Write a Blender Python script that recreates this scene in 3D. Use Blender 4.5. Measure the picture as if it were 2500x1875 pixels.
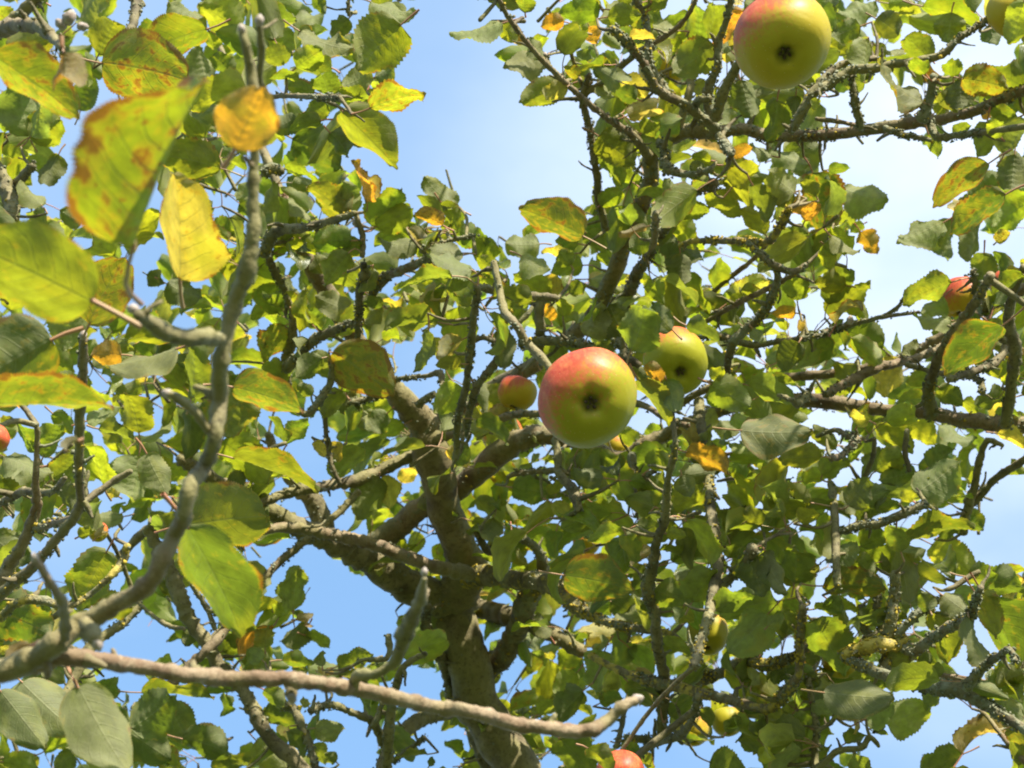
import bpy, math, random
from mathutils import Vector, Matrix, noise
R = math.radians
for o in list(bpy.data.objects):
    bpy.data.objects.remove(o)
scene = bpy.context.scene
C = scene.collection

# ---------------------------------------------------------------- camera
PITCH = R(50)
CAM = Vector((0, 0, 1.6))
RT = Vector((1, 0, 0)); UP = Vector((0, -math.sin(PITCH), math.cos(PITCH))); FW = Vector((0, math.cos(PITCH), math.sin(PITCH)))
FPX = 4665.0
cd = bpy.data.cameras.new('camera'); cam = bpy.data.objects.new('camera', cd); C.objects.link(cam)
cam.location = CAM; cam.rotation_euler = (R(90) + PITCH, 0, 0)
cd.sensor_width = 36; cd.lens = 36 * FPX / 2500
cd.clip_start = 0.05; cd.clip_end = 3000
cd.dof.use_dof = True; cd.dof.focus_distance = 1.9; cd.dof.aperture_fstop = 19
scene.camera = cam
scene.cycles.filter_width = 2.0
def at(px, py, d):
    return CAM + d * (FW + RT * ((px - 1250) / FPX) + UP * ((937.5 - py) / FPX))
def proj(p):
    q = p - CAM; d = q.dot(FW)
    if d < 0.1: return None
    return 1250 + FPX * q.dot(RT) / d, 937.5 - FPX * q.dot(UP) / d, d

# ---------------------------------------------------------------- sky, sun, exposure
SUN_EL = R(35); SUN_AZ = R(28)
SUN = Vector((math.cos(SUN_EL) * math.sin(SUN_AZ), -math.cos(SUN_EL) * math.cos(SUN_AZ), math.sin(SUN_EL)))
w = bpy.data.worlds.new('World'); scene.world = w; w.use_nodes = True
nt = w.node_tree; N = nt.nodes; L = nt.links; N.clear()
out = N.new('ShaderNodeOutputWorld'); bg = N.new('ShaderNodeBackground'); sky = N.new('ShaderNodeTexSky')
sky.sky_type = 'NISHITA'; sky.sun_disc = False; sky.sun_elevation = SUN_EL; sky.sun_rotation = math.pi - SUN_AZ
sky.altitude = 0; sky.air_density = 1.0; sky.dust_density = 1.0; sky.ozone_density = 1.0
bg.inputs['Strength'].default_value = 0.102
# thin high cloud: noise over the sky directions, plus one brighter veil
tc = N.new('ShaderNodeTexCoord')
mp = N.new('ShaderNodeMapping'); mp.inputs['Scale'].default_value = (1.0, 1.0, 1.9); L.new(tc.outputs['Generated'], mp.inputs['Vector'])
ns = N.new('ShaderNodeTexNoise'); ns.inputs['Scale'].default_value = 3.1; ns.inputs['Detail'].default_value = 5; ns.inputs['Roughness'].default_value = .52
L.new(mp.outputs[0], ns.inputs['Vector'])
mr = N.new('ShaderNodeMapRange'); mr.inputs['From Min'].default_value = .40; mr.inputs['From Max'].default_value = .80; mr.inputs['To Max'].default_value = .30
L.new(ns.outputs['Fac'], mr.inputs['Value'])
vdir = (at(2300, 640, 1) - CAM).normalized()
dp = N.new('ShaderNodeVectorMath'); dp.operation = 'DOT_PRODUCT'; L.new(tc.outputs['Generated'], dp.inputs[0]); dp.inputs[1].default_value = vdir
m2 = N.new('ShaderNodeMapRange'); m2.interpolation_type = 'SMOOTHSTEP'; m2.inputs['From Min'].default_value = math.cos(R(17)); m2.inputs['From Max'].default_value = math.cos(R(1)); m2.inputs['To Max'].default_value = .50
L.new(dp.outputs['Value'], m2.inputs['Value'])
mm = N.new('ShaderNodeMath'); mm.operation = 'MULTIPLY_ADD'; mm.inputs[1].default_value = 3.2; L.new(ns.outputs['Fac'], mm.inputs[0]); mm.inputs[2].default_value = -.62
m3 = N.new('ShaderNodeMath'); m3.operation = 'MULTIPLY'; L.new(m2.outputs[0], m3.inputs[0]); L.new(mm.outputs[0], m3.inputs[1])
ad = N.new('ShaderNodeMath'); ad.operation = 'ADD'; ad.use_clamp = True; L.new(mr.outputs[0], ad.inputs[0]); L.new(m3.outputs[0], ad.inputs[1])
hz = N.new('ShaderNodeMix'); hz.data_type = 'RGBA'; hz.inputs['Factor'].default_value = .45; hz.inputs['B'].default_value = (2.05, 4.0, 6.8, 1)
L.new(sky.outputs[0], hz.inputs['A'])
cl = N.new('ShaderNodeMix'); cl.data_type = 'RGBA'; cl.inputs['B'].default_value = (5.0, 5.6, 6.5, 1)
L.new(ad.outputs[0], cl.inputs['Factor']); L.new(hz.outputs['Result'], cl.inputs['A']); L.new(cl.outputs['Result'], bg.inputs['Color'])
L.new(bg.outputs[0], out.inputs[0])
sl = bpy.data.lights.new('sun', 'SUN'); sl.energy = 5.0; sl.angle = R(.55); sl.color = (1, .94, .82)
so = bpy.data.objects.new('sun', sl); C.objects.link(so); so.rotation_euler = SUN.to_track_quat('Z', 'Y').to_euler(); so.location = SUN * 30
scene.view_settings.view_transform = 'Standard'; scene.view_settings.look = 'None'
scene.view_settings.gamma = 1; scene.view_settings.use_curve_mapping = False
scene.view_settings.exposure = 1.12

random.seed(11)
rnd = random.random
def ru(a, b): return a + (b - a) * rnd()

# ---------------------------------------------------------------- materials
def mat(name):
    m = bpy.data.materials.new(name); m.use_nodes = True; m.node_tree.nodes.clear()
    return m, m.node_tree.nodes, m.node_tree.links
def mathn(N, L, op, a, b=None, clamp=False):
    n = N.new('ShaderNodeMath'); n.operation = op; n.use_clamp = clamp
    for i, v in enumerate((a, b)):
        if v is None: continue
        if isinstance(v, (int, float)): n.inputs[i].default_value = v
        else: L.new(v, n.inputs[i])
    return n.outputs[0]
def mixc(N, L, f, a, b, blend='MIX'):
    n = N.new('ShaderNodeMix'); n.data_type = 'RGBA'; n.blend_type = blend
    for k, v in (('Factor', f), ('A', a), ('B', b)):
        if isinstance(v, (int, float)): n.inputs[k].default_value = v
        elif isinstance(v, tuple): n.inputs[k].default_value = (*v[:3], 1)
        else: L.new(v, n.inputs[k])
    return n.outputs['Result']
def rng(N, L, v, a, b, c=0., d=1., smooth=False):
    n = N.new('ShaderNodeMapRange')
    if smooth: n.interpolation_type = 'SMOOTHSTEP'
    L.new(v, n.inputs['Value'])
    for k, x in (('From Min', a), ('From Max', b), ('To Min', c), ('To Max', d)): n.inputs[k].default_value = x
    return n.outputs[0]
def noisen(N, L, vec, scale, detail=3, rough=.5, out='Fac'):
    n = N.new('ShaderNodeTexNoise'); n.inputs['Scale'].default_value = scale; n.inputs['Detail'].default_value = detail; n.inputs['Roughness'].default_value = rough
    if vec is not None: L.new(vec, n.inputs['Vector'])
    return n.outputs[out]

def make_leaf_mat():
    m, N, L = mat('leaf_tissue')
    out = N.new('ShaderNodeOutputMaterial')
    tint = N.new('ShaderNodeAttribute'); tint.attribute_name = 'tint'
    uv = N.new('ShaderNodeUVMap'); uv.uv_map = 'UVMap'
    sx = N.new('ShaderNodeSeparateXYZ'); L.new(uv.outputs[0], sx.inputs[0])
    u, v = sx.outputs['X'], sx.outputs['Y']           # u along, v across (0..1, midrib .5)
    va = mathn(N, L, 'MULTIPLY', mathn(N, L, 'ABSOLUTE', mathn(N, L, 'SUBTRACT', v, .5)), 2.0)
    rn = N.new('ShaderNodeUVMap'); rn.uv_map = 'seed'
    cmb = N.new('ShaderNodeVectorMath'); cmb.operation = 'ADD'; L.new(uv.outputs[0], cmb.inputs[0])
    sc = N.new('ShaderNodeVectorMath'); sc.operation = 'SCALE'; sc.inputs['Scale'].default_value = 37.0; L.new(rn.outputs[0], sc.inputs[0]); L.new(sc.outputs[0], cmb.inputs[1])
    P = cmb.outputs[0]
    # veins
    wob = mathn(N, L, 'MULTIPLY', noisen(N, L, P, 3.0, 2), .10)
    ph = mathn(N, L, 'ADD', mathn(N, L, 'SUBTRACT', u, mathn(N, L, 'MULTIPLY', mathn(N, L, 'POWER', va, 1.25), .30)), wob)
    fr = mathn(N, L, 'ABSOLUTE', mathn(N, L, 'SUBTRACT', mathn(N, L, 'FRACT', mathn(N, L, 'MULTIPLY', ph, 7.5)), .5))
    side = rng(N, L, fr, .0, .085, 1, 0, True)
    side = mathn(N, L, 'MULTIPLY', side, rng(N, L, va, .35, 1.0, .8, .15))
    mid = rng(N, L, va, .0, .055, 1, 0, True)
    vein = mathn(N, L, 'MAXIMUM', side, mid)
    vor = N.new('ShaderNodeTexVoronoi'); vor.feature = 'DISTANCE_TO_EDGE'; vor.inputs['Scale'].default_value = 15; L.new(P, vor.inputs['Vector'])
    net = rng(N, L, vor.outputs['Distance'], 0, .09, 1, 0)
    # colour
    base = tint.outputs['Color']
    mott = noisen(N, L, P, 4.5, 4, .6)
    mott2 = rng(N, L, mott, .3, .7, .62, 1.3)
    sm = N.new('ShaderNodeVectorMath'); sm.operation = 'SCALE'; L.new(base, sm.inputs[0]); L.new(mott2, sm.inputs['Scale'])
    col = sm.outputs[0]
    yel = mixc(N, L, rng(N, L, noisen(N, L, P, 1.7, 2), .52, .72, 0, .55, True), col, (.30, .27, .03))
    sick = tint.outputs['Alpha']
    edge = mathn(N, L, 'MAXIMUM', rng(N, L, va, .70, 1.02, 0, .55, True), rng(N, L, u, .90, 1., 0, .4, True))
    spn = noisen(N, L, P, 7, 3, .6)
    spf = mathn(N, L, 'ADD', spn, mathn(N, L, 'MULTIPLY', edge, .32))
    th = mathn(N, L, 'SUBTRACT', .86, mathn(N, L, 'MULTIPLY', sick, .26))
    spot = mathn(N, L, 'MULTIPLY', mathn(N, L, 'SUBTRACT', spf, th), 12, True)
    halo = mathn(N, L, 'MULTIPLY', mathn(N, L, 'ADD', mathn(N, L, 'SUBTRACT', spf, th), .09), 6, True)
    sp2 = mathn(N, L, 'MULTIPLY', mathn(N, L, 'SUBTRACT', noisen(N, L, P, 19, 2, .6), mathn(N, L, 'SUBTRACT', .80, mathn(N, L, 'MULTIPLY', sick, .15))), 14, True)
    spot = mathn(N, L, 'MAXIMUM', spot, sp2)
    c2 = mixc(N, L, mathn(N, L, 'MULTIPLY', halo, .65), yel, (.42, .26, .03))
    c3 = mixc(N, L, mathn(N, L, 'MULTIPLY', spot, .9), c2, (.17, .06, .018))
    # two real sides: the top darker and glossier, the underside paler and felty
    geo = N.new('ShaderNodeNewGeometry'); bf = geo.outputs['Backfacing']
    under = mixc(N, L, .45, c3, (.45, .46, .25))
    c4 = mixc(N, L, bf, c3, under)
    veincol = mixc(N, L, mathn(N, L, 'MULTIPLY', vein, .7), c4, mixc(N, L, .6, c4, (.55, .54, .28)))
    c5 = mixc(N, L, mathn(N, L, 'MULTIPLY', net, .16), veincol, (.30, .33, .12))
    hgt = mathn(N, L, 'SUBTRACT', mathn(N, L, 'MULTIPLY', noisen(N, L, P, 9, 3), .5), mathn(N, L, 'MULTIPLY', vein, .55))
    hgt = mathn(N, L, 'SUBTRACT', hgt, mathn(N, L, 'MULTIPLY', net, .12))
    bp = N.new('ShaderNodeBump'); bp.inputs['Strength'].default_value = .55; bp.inputs['Distance'].default_value = .0012; L.new(hgt, bp.inputs['Height'])
    pr = N.new('ShaderNodeBsdfPrincipled'); L.new(c5, pr.inputs['Base Color']); L.new(bp.outputs[0], pr.inputs['Normal'])
    L.new(rng(N, L, bf, 0, 1, .34, .55), pr.inputs['Roughness']); L.new(rng(N, L, bf, 0, 1, .58, .22), pr.inputs['Specular IOR Level'])
    tr = N.new('ShaderNodeBsdfTranslucent')
    # light that passes through the blade loses blue: deeper yellow-green
    tcol = mixc(N, L, 1., c3, (1.80, 1.82, .50), 'MULTIPLY')
    tcol = mixc(N, L, mathn(N, L, 'MULTIPLY', vein, .6), tcol, mixc(N, L, .5, tcol, (.08, .10, .02)))
    L.new(tcol, tr.inputs['Color']); L.new(bp.outputs[0], tr.inputs['Normal'])
    mx = N.new('ShaderNodeMixShader'); mx.inputs[0].default_value = .56
    L.new(pr.outputs[0], mx.inputs[1]); L.new(tr.outputs[0], mx.inputs[2]); L.new(mx.outputs[0], out.inputs[0])
    return m
LEAF = make_leaf_mat()

def make_bark():
    m, N, L = mat('bark'); out = N.new('ShaderNodeOutputMaterial')
    a = N.new('ShaderNodeAttribute'); a.attribute_name = 'bk'
    s = N.new('ShaderNodeSeparateColor'); L.new(a.outputs['Color'], s.inputs[0])
    lic, yl, old = s.outputs[0], s.outputs[1], s.outputs[2]  # old: aged-bark tone; on the near upright branch it also paints in shade
    tc = N.new('ShaderNodeTexCoord'); P = tc.outputs['Object']
    n1 = noisen(N, L, P, 28, 5, .6); n2 = noisen(N, L, P, 90, 4, .6); n3 = noisen(N, L, P, 11, 3, .5); n4 = noisen(N, L, P, 260, 3, .6)
    young = mixc(N, L, n2, (.20, .125, .07), (.50, .39, .25))
    young = mixc(N, L, rng(N, L, noisen(N, L, P, 48, 4, .65), .46, .56, 0, .75, True), young, (.17, .09, .05))
    n5 = noisen(N, L, P, 700, 3, .6)
    young = mixc(N, L, rng(N, L, n5, .35, .65, 0, .5), young, (.12, .075, .045))
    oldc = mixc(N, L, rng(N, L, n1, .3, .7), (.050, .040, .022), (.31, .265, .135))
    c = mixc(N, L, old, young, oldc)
    c = mixc(N, L, rng(N, L, n3, .45, .62, 0, .6, True), c, mixc(N, L, n2, (.10, .095, .028), (.31, .285, .10)))
    cr = rng(N, L, noisen(N, L, P, 170, 4, .7), .36, .46, .6, 0, True)
    c = mixc(N, L, mathn(N, L, 'MULTIPLY', cr, old), c, (.025, .019, .012))
    t = mathn(N, L, 'SUBTRACT', .74, mathn(N, L, 'MULTIPLY', lic, .30))
    lf = mathn(N, L, 'MULTIPLY', mathn(N, L, 'SUBTRACT', mathn(N, L, 'ADD', mathn(N, L, 'MULTIPLY', n1, .55), mathn(N, L, 'MULTIPLY', n2, .45)), t), 14, True)
    c = mixc(N, L, mathn(N, L, 'MULTIPLY', lf, .85), c, mixc(N, L, n4, (.12, .125, .07), (.29, .295, .19)))
    t2 = mathn(N, L, 'SUBTRACT', .80, mathn(N, L, 'MULTIPLY', yl, .36))
    yf = mathn(N, L, 'MULTIPLY', mathn(N, L, 'SUBTRACT', mathn(N, L, 'ADD', mathn(N, L, 'MULTIPLY', n3, .4), mathn(N, L, 'MULTIPLY', n2, .6)), t2), 14, True)
    c = mixc(N, L, mathn(N, L, 'MULTIPLY', yf, .9), c, mixc(N, L, n4, (.30, .24, .05), (.58, .44, .07)))
    h = mathn(N, L, 'ADD', mathn(N, L, 'ADD', mathn(N, L, 'MULTIPLY', n1, .8), mathn(N, L, 'MULTIPLY', n2, .5)), mathn(N, L, 'MULTIPLY', n4, .18))
    h = mathn(N, L, 'ADD', h, mathn(N, L, 'MULTIPLY', mathn(N, L, 'MAXIMUM', lf, yf), .25))
    bp = N.new('ShaderNodeBump'); bp.inputs['Strength'].default_value = .8; bp.inputs['Distance'].default_value = .005; L.new(h, bp.inputs['Height'])
    pr = N.new('ShaderNodeBsdfPrincipled'); L.new(c, pr.inputs['Base Color']); L.new(bp.outputs[0], pr.inputs['Normal'])
    pr.inputs['Roughness'].default_value = .75; pr.inputs['Specular IOR Level'].default_value = .3
    L.new(pr.outputs[0], out.inputs[0]); return m
BARK = make_bark()

def make_lichen():
    m, N, L = mat('lichen'); out = N.new('ShaderNodeOutputMaterial')
    tc = N.new('ShaderNodeTexCoord'); P = tc.outputs['Object']
    a = N.new('ShaderNodeAttribute'); a.attribute_name = 'bk'
    s = N.new('ShaderNodeSeparateColor'); L.new(a.outputs['Color'], s.inputs[0])
    g = mixc(N, L, noisen(N, L, P, 60, 3), (.11, .115, .07), (.28, .285, .19))
    y = mixc(N, L, noisen(N, L, P, 60, 3), (.26, .20, .04), (.60, .44, .06))
    c = mixc(N, L, s.outputs[1], g, y)
    pr = N.new('ShaderNodeBsdfPrincipled'); L.new(c, pr.inputs['Base Color']); pr.inputs['Roughness'].default_value = .95; pr.inputs['Specular IOR Level'].default_value = .1
    L.new(pr.outputs[0], out.inputs[0]); return m
LICHEN = make_lichen()

def make_simple(name, c1, c2, scale, rough=.6, bump=0., dist=.002):
    m, N, L = mat(name); out = N.new('ShaderNodeOutputMaterial'); tc = N.new('ShaderNodeTexCoord')
    n = noisen(N, L, tc.outputs['Object'], scale, 5, .6)
    pr = N.new('ShaderNodeBsdfPrincipled'); L.new(mixc(N, L, rng(N, L, n, .3, .7), c1, c2), pr.inputs['Base Color']); pr.inputs['Roughness'].default_value = rough
    if bump:
        bp = N.new('ShaderNodeBump'); bp.inputs['Strength'].default_value = bump; bp.inputs['Distance'].default_value = dist; L.new(n, bp.inputs['Height']); L.new(bp.outputs[0], pr.inputs['Normal'])
    L.new(pr.outputs[0], out.inputs[0]); return m
PETIOLE = make_simple('leaf_stalk', (.30, .27, .10), (.45, .14, .10), 14, .5)
BUD = make_simple('bud', (.20, .13, .09), (.45, .39, .33), 220, .8, .5)
SEPAL = make_simple('dry_sepal', (.05, .035, .02), (.18, .12, .07), 300, .9, .5)
GRASS = make_simple('grass_ground', (.035, .06, .018), (.09, .12, .04), 6, .95, .6, .05)

def make_apple_mat():
    m, N, L = mat('apple_skin'); out = N.new('ShaderNodeOutputMaterial')
    tc = N.new('ShaderNodeTexCoord'); P = tc.outputs['Object']
    oi = N.new('ShaderNodeObjectInfo')
    par = N.new('ShaderNodeAttribute'); par.attribute_name = 'skin'     # r: blush amount, g: ripeness of the ground colour
    s = N.new('ShaderNodeSeparateColor'); L.new(par.outputs['Color'], s.inputs[0])
    loc = N.new('ShaderNodeVectorMath'); loc.operation = 'SCALE'; loc.inputs['Scale'].default_value = 1 / .04; L.new(P, loc.inputs[0])
    x = N.new('ShaderNodeSeparateXYZ'); L.new(loc.outputs[0], x.inputs[0])
    # streaks running pole to pole
    st = N.new('ShaderNodeMapping'); st.inputs['Scale'].default_value = (5.5, 5.5, .7); L.new(loc.outputs[0], st.inputs['Vector'])
    strk = noisen(N, L, st.outputs[0], 2.6, 5, .65)
    big = noisen(N, L, loc.outputs[0], 1.1, 3, .55)
    ground = mixc(N, L, s.outputs[1], (.25, .26, .009), (.56, .38, .03))
    ground = mixc(N, L, rng(N, L, big, .35, .7, 0, .35), ground, (.42, .40, .03))
    # blush: towards the stalk end and towards local +x
    b = mathn(N, L, 'ADD', mathn(N, L, 'MULTIPLY', x.outputs['Z'], .52), mathn(N, L, 'MULTIPLY', x.outputs['X'], .55))
    b = mathn(N, L, 'ADD', b, mathn(N, L, 'MULTIPLY', mathn(N, L, 'SUBTRACT', strk, .5), 1.15))
    b = mathn(N, L, 'ADD', b, mathn(N, L, 'MULTIPLY', mathn(N, L, 'SUBTRACT', big, .5), .7))
    b = mathn(N, L, 'ADD', b, mathn(N, L, 'SUBTRACT', mathn(N, L, 'MULTIPLY', s.outputs[0], 1.6), .95))
    f = rng(N, L, b, -.12, .52, 0, .97, True)
    red = mixc(N, L, rng(N, L, strk, .3, .7), (.44, .032, .026), (.60, .13, .055))
    red = mixc(N, L, rng(N, L, noisen(N, L, loc.outputs[0], 3.2, 4, .6), .48, .72, 0, .35), red, (.66, .36, .10))
    c = mixc(N, L, f, ground, red)
    v = N.new('ShaderNodeTexVoronoi'); v.inputs['Scale'].default_value = 9; L.new(loc.outputs[0], v.inputs['Vector'])
    dots = rng(N, L, v.outputs['Distance'], .04, .11, .7, 0, True)
    c = mixc(N, L, dots, c, (.62, .50, .22))
    rsn = noisen(N, L, loc.outputs[0], 5, 5, .7)
    c = mixc(N, L, rng(N, L, rsn, .62, .72, 0, .55, True), c, (.24, .15, .06))
    # dark olive shading painted into the basin round the flower end
    low = rng(N, L, x.outputs['Z'], -.66, -.50, .75, 0, True)
    rad = N.new('ShaderNodeVectorMath'); rad.operation = 'LENGTH'
    cx = N.new('ShaderNodeCombineXYZ'); L.new(x.outputs['X'], cx.inputs[0]); L.new(x.outputs['Y'], cx.inputs[1]); L.new(cx.outputs[0], rad.inputs[0])
    ring = rng(N, L, mathn(N, L, 'ADD', rad.outputs['Value'], mathn(N, L, 'MULTIPLY', mathn(N, L, 'SUBTRACT', strk, .5), .12)), .10, .25, .8, 0, True)
    ring = mathn(N, L, 'MULTIPLY', ring, rng(N, L, x.outputs['Z'], -.2, .0, 1, 0))
    c = mixc(N, L, ring, c, (.13, .13, .03))
    pr = N.new('ShaderNodeBsdfPrincipled'); L.new(c, pr.inputs['Base Color']); pr.inputs['Roughness'].default_value = .45
    pr.inputs['Specular IOR Level'].default_value = .22
    pr.inputs['Subsurface Weight'].default_value = .06; pr.inputs['Subsurface Radius'].default_value = (.012, .006, .003); pr.inputs['Subsurface Scale'].default_value = .5
    bp = N.new('ShaderNodeBump'); bp.inputs['Strength'].default_value = .12; bp.inputs['Distance'].default_value = .001; L.new(noisen(N, L, loc.outputs[0], 14, 3), bp.inputs['Height']); L.new(bp.outputs[0], pr.inputs['Normal'])
    L.new(pr.outputs[0], out.inputs[0]); return m
APPLE = make_apple_mat()

# ---------------------------------------------------------------- mesh helpers
class MB:
    """collects vertices, faces, uv, seed and colour; build() links them as one mesh object"""
    def __init__(s): s.v = []; s.f = []; s.uv = []; s.sd = []; s.col = []; s.mi = []
    def add(s, verts, faces, uvs=None, seed=(0, 0), cols=None, mi=0):
        o = len(s.v); s.v.extend(verts)
        s.uv.extend(uvs if uvs else [(0, 0)] * len(verts)); s.sd.extend([seed] * len(verts))
        s.col.extend(cols if cols else [(0, 0, 0, 1)] * len(verts))
        for f in faces: s.f.append(tuple(i + o for i in f)); s.mi.append(mi)
    def build(s, name, mats, parent=None, loc=None, attr='bk', origin=Vector((0, 0, 0))):
        me = bpy.data.meshes.new(name)
        me.from_pydata([tuple(Vector(p) - origin) for p in s.v], [], s.f)
        for m in (mats if isinstance(mats, (list, tuple)) else [mats]): me.materials.append(m)
        me.polygons.foreach_set('material_index', s.mi); me.polygons.foreach_set('use_smooth', [True] * len(s.f))
        idx = [0] * len(me.loops); me.loops.foreach_get('vertex_index', idx)
        for nm, src in (('UVMap', s.uv), ('seed', s.sd)):
            if attr != 'tint': break
            l = me.uv_layers.new(name=nm); l.data.foreach_set('uv', [c for i in idx for c in src[i]])
        ca = me.color_attributes.new(name=attr, type='FLOAT_COLOR', domain='POINT'); ca.data.foreach_set('color', [c for q in s.col for c in q])
        me.update()
        o = bpy.data.objects.new(name, me); C.objects.link(o)
        if parent: o.parent = parent
        if loc is not None: o.location = loc
        return o

def catmull(pts, step):
    """pts: list of (Vector, radius) -> resampled"""
    P = [pts[0]] + list(pts) + [pts[-1]]; res = []
    for i in range(1, len(P) - 2):
        p0, p1, p2, p3 = P[i - 1], P[i], P[i + 1], P[i + 2]
        n = max(1, int((p2[0] - p1[0]).length / step))
        for k in range(n):
            t = k / n
            q = .5 * ((2 * p1[0]) + (p2[0] - p0[0]) * t + (2 * p0[0] - 5 * p1[0] + 4 * p2[0] - p3[0]) * t * t + (3 * p1[0] - p0[0] - 3 * p2[0] + p3[0]) * t ** 3)
            res.append((q, p1[1] + (p2[1] - p1[1]) * t))
    res.append(pts[-1]); return res

def tube(mb, pts, seg=10, col=(.3, 0, .7, 1), rough=.12, knob=.0, freq=1., mi=0, wob=0.):
    """noisy tapered tube along pts, with rounded ends"""
    ps = [p for p, r in pts]; rs = [r for p, r in pts]
    n = len(ps)
    if n < 2: return
    t = (ps[1] - ps[0]).normalized(); a = t.orthogonal().normalized()
    verts = []; cols = []
    def ring(c, t, a, r):
        b = t.cross(a)
        for k in range(seg):
            an = 2 * math.pi * k / seg; d = a * math.cos(an) + b * math.sin(an)
            q = c + d * r
            h = 1 + rough * noise.noise(q * (.55 * freq / max(r, .0015))) + knob * max(0, noise.noise(q * (.30 * freq / max(r, .0015)) + Vector((7, 3, 1))))
            verts.append(c + d * r * h); cols.append(col)
    t0 = t
    ring(ps[0] - t * rs[0] * .5, t, a, rs[0] * .55)
    for i in range(n):
        t = (ps[min(i + 1, n - 1)] - ps[max(i - 1, 0)])
        if t.length < 1e-9: t = t0
        t = t.normalized(); a = (a - t * a.dot(t)).normalized(); t0 = t
        c = ps[i]
        if wob: c = c + noise.noise_vector(c * (.12 / max(rs[i], .002))) * rs[i] * wob
        ring(c, t, a, rs[i])
    ring(ps[-1] + t * rs[-1] * .55, t, a, rs[-1] * .55)
    nr = n + 2
    faces = [(i * seg + k, i * seg + (k + 1) % seg, (i + 1) * seg + (k + 1) % seg, (i + 1) * seg + k) for i in range(nr - 1) for k in range(seg)]
    faces.append(tuple(range(seg - 1, -1, -1))); faces.append(tuple((nr - 1) * seg + k for k in range(seg)))
    mb.add(verts, faces, cols=cols, mi=mi)

def tag(o, label=None, cat=None, group=None, kind=None):
    if label: o['label'] = label
    if cat: o['category'] = cat
    if group: o['group'] = group
    if kind: o['kind'] = kind
    return o

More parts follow.
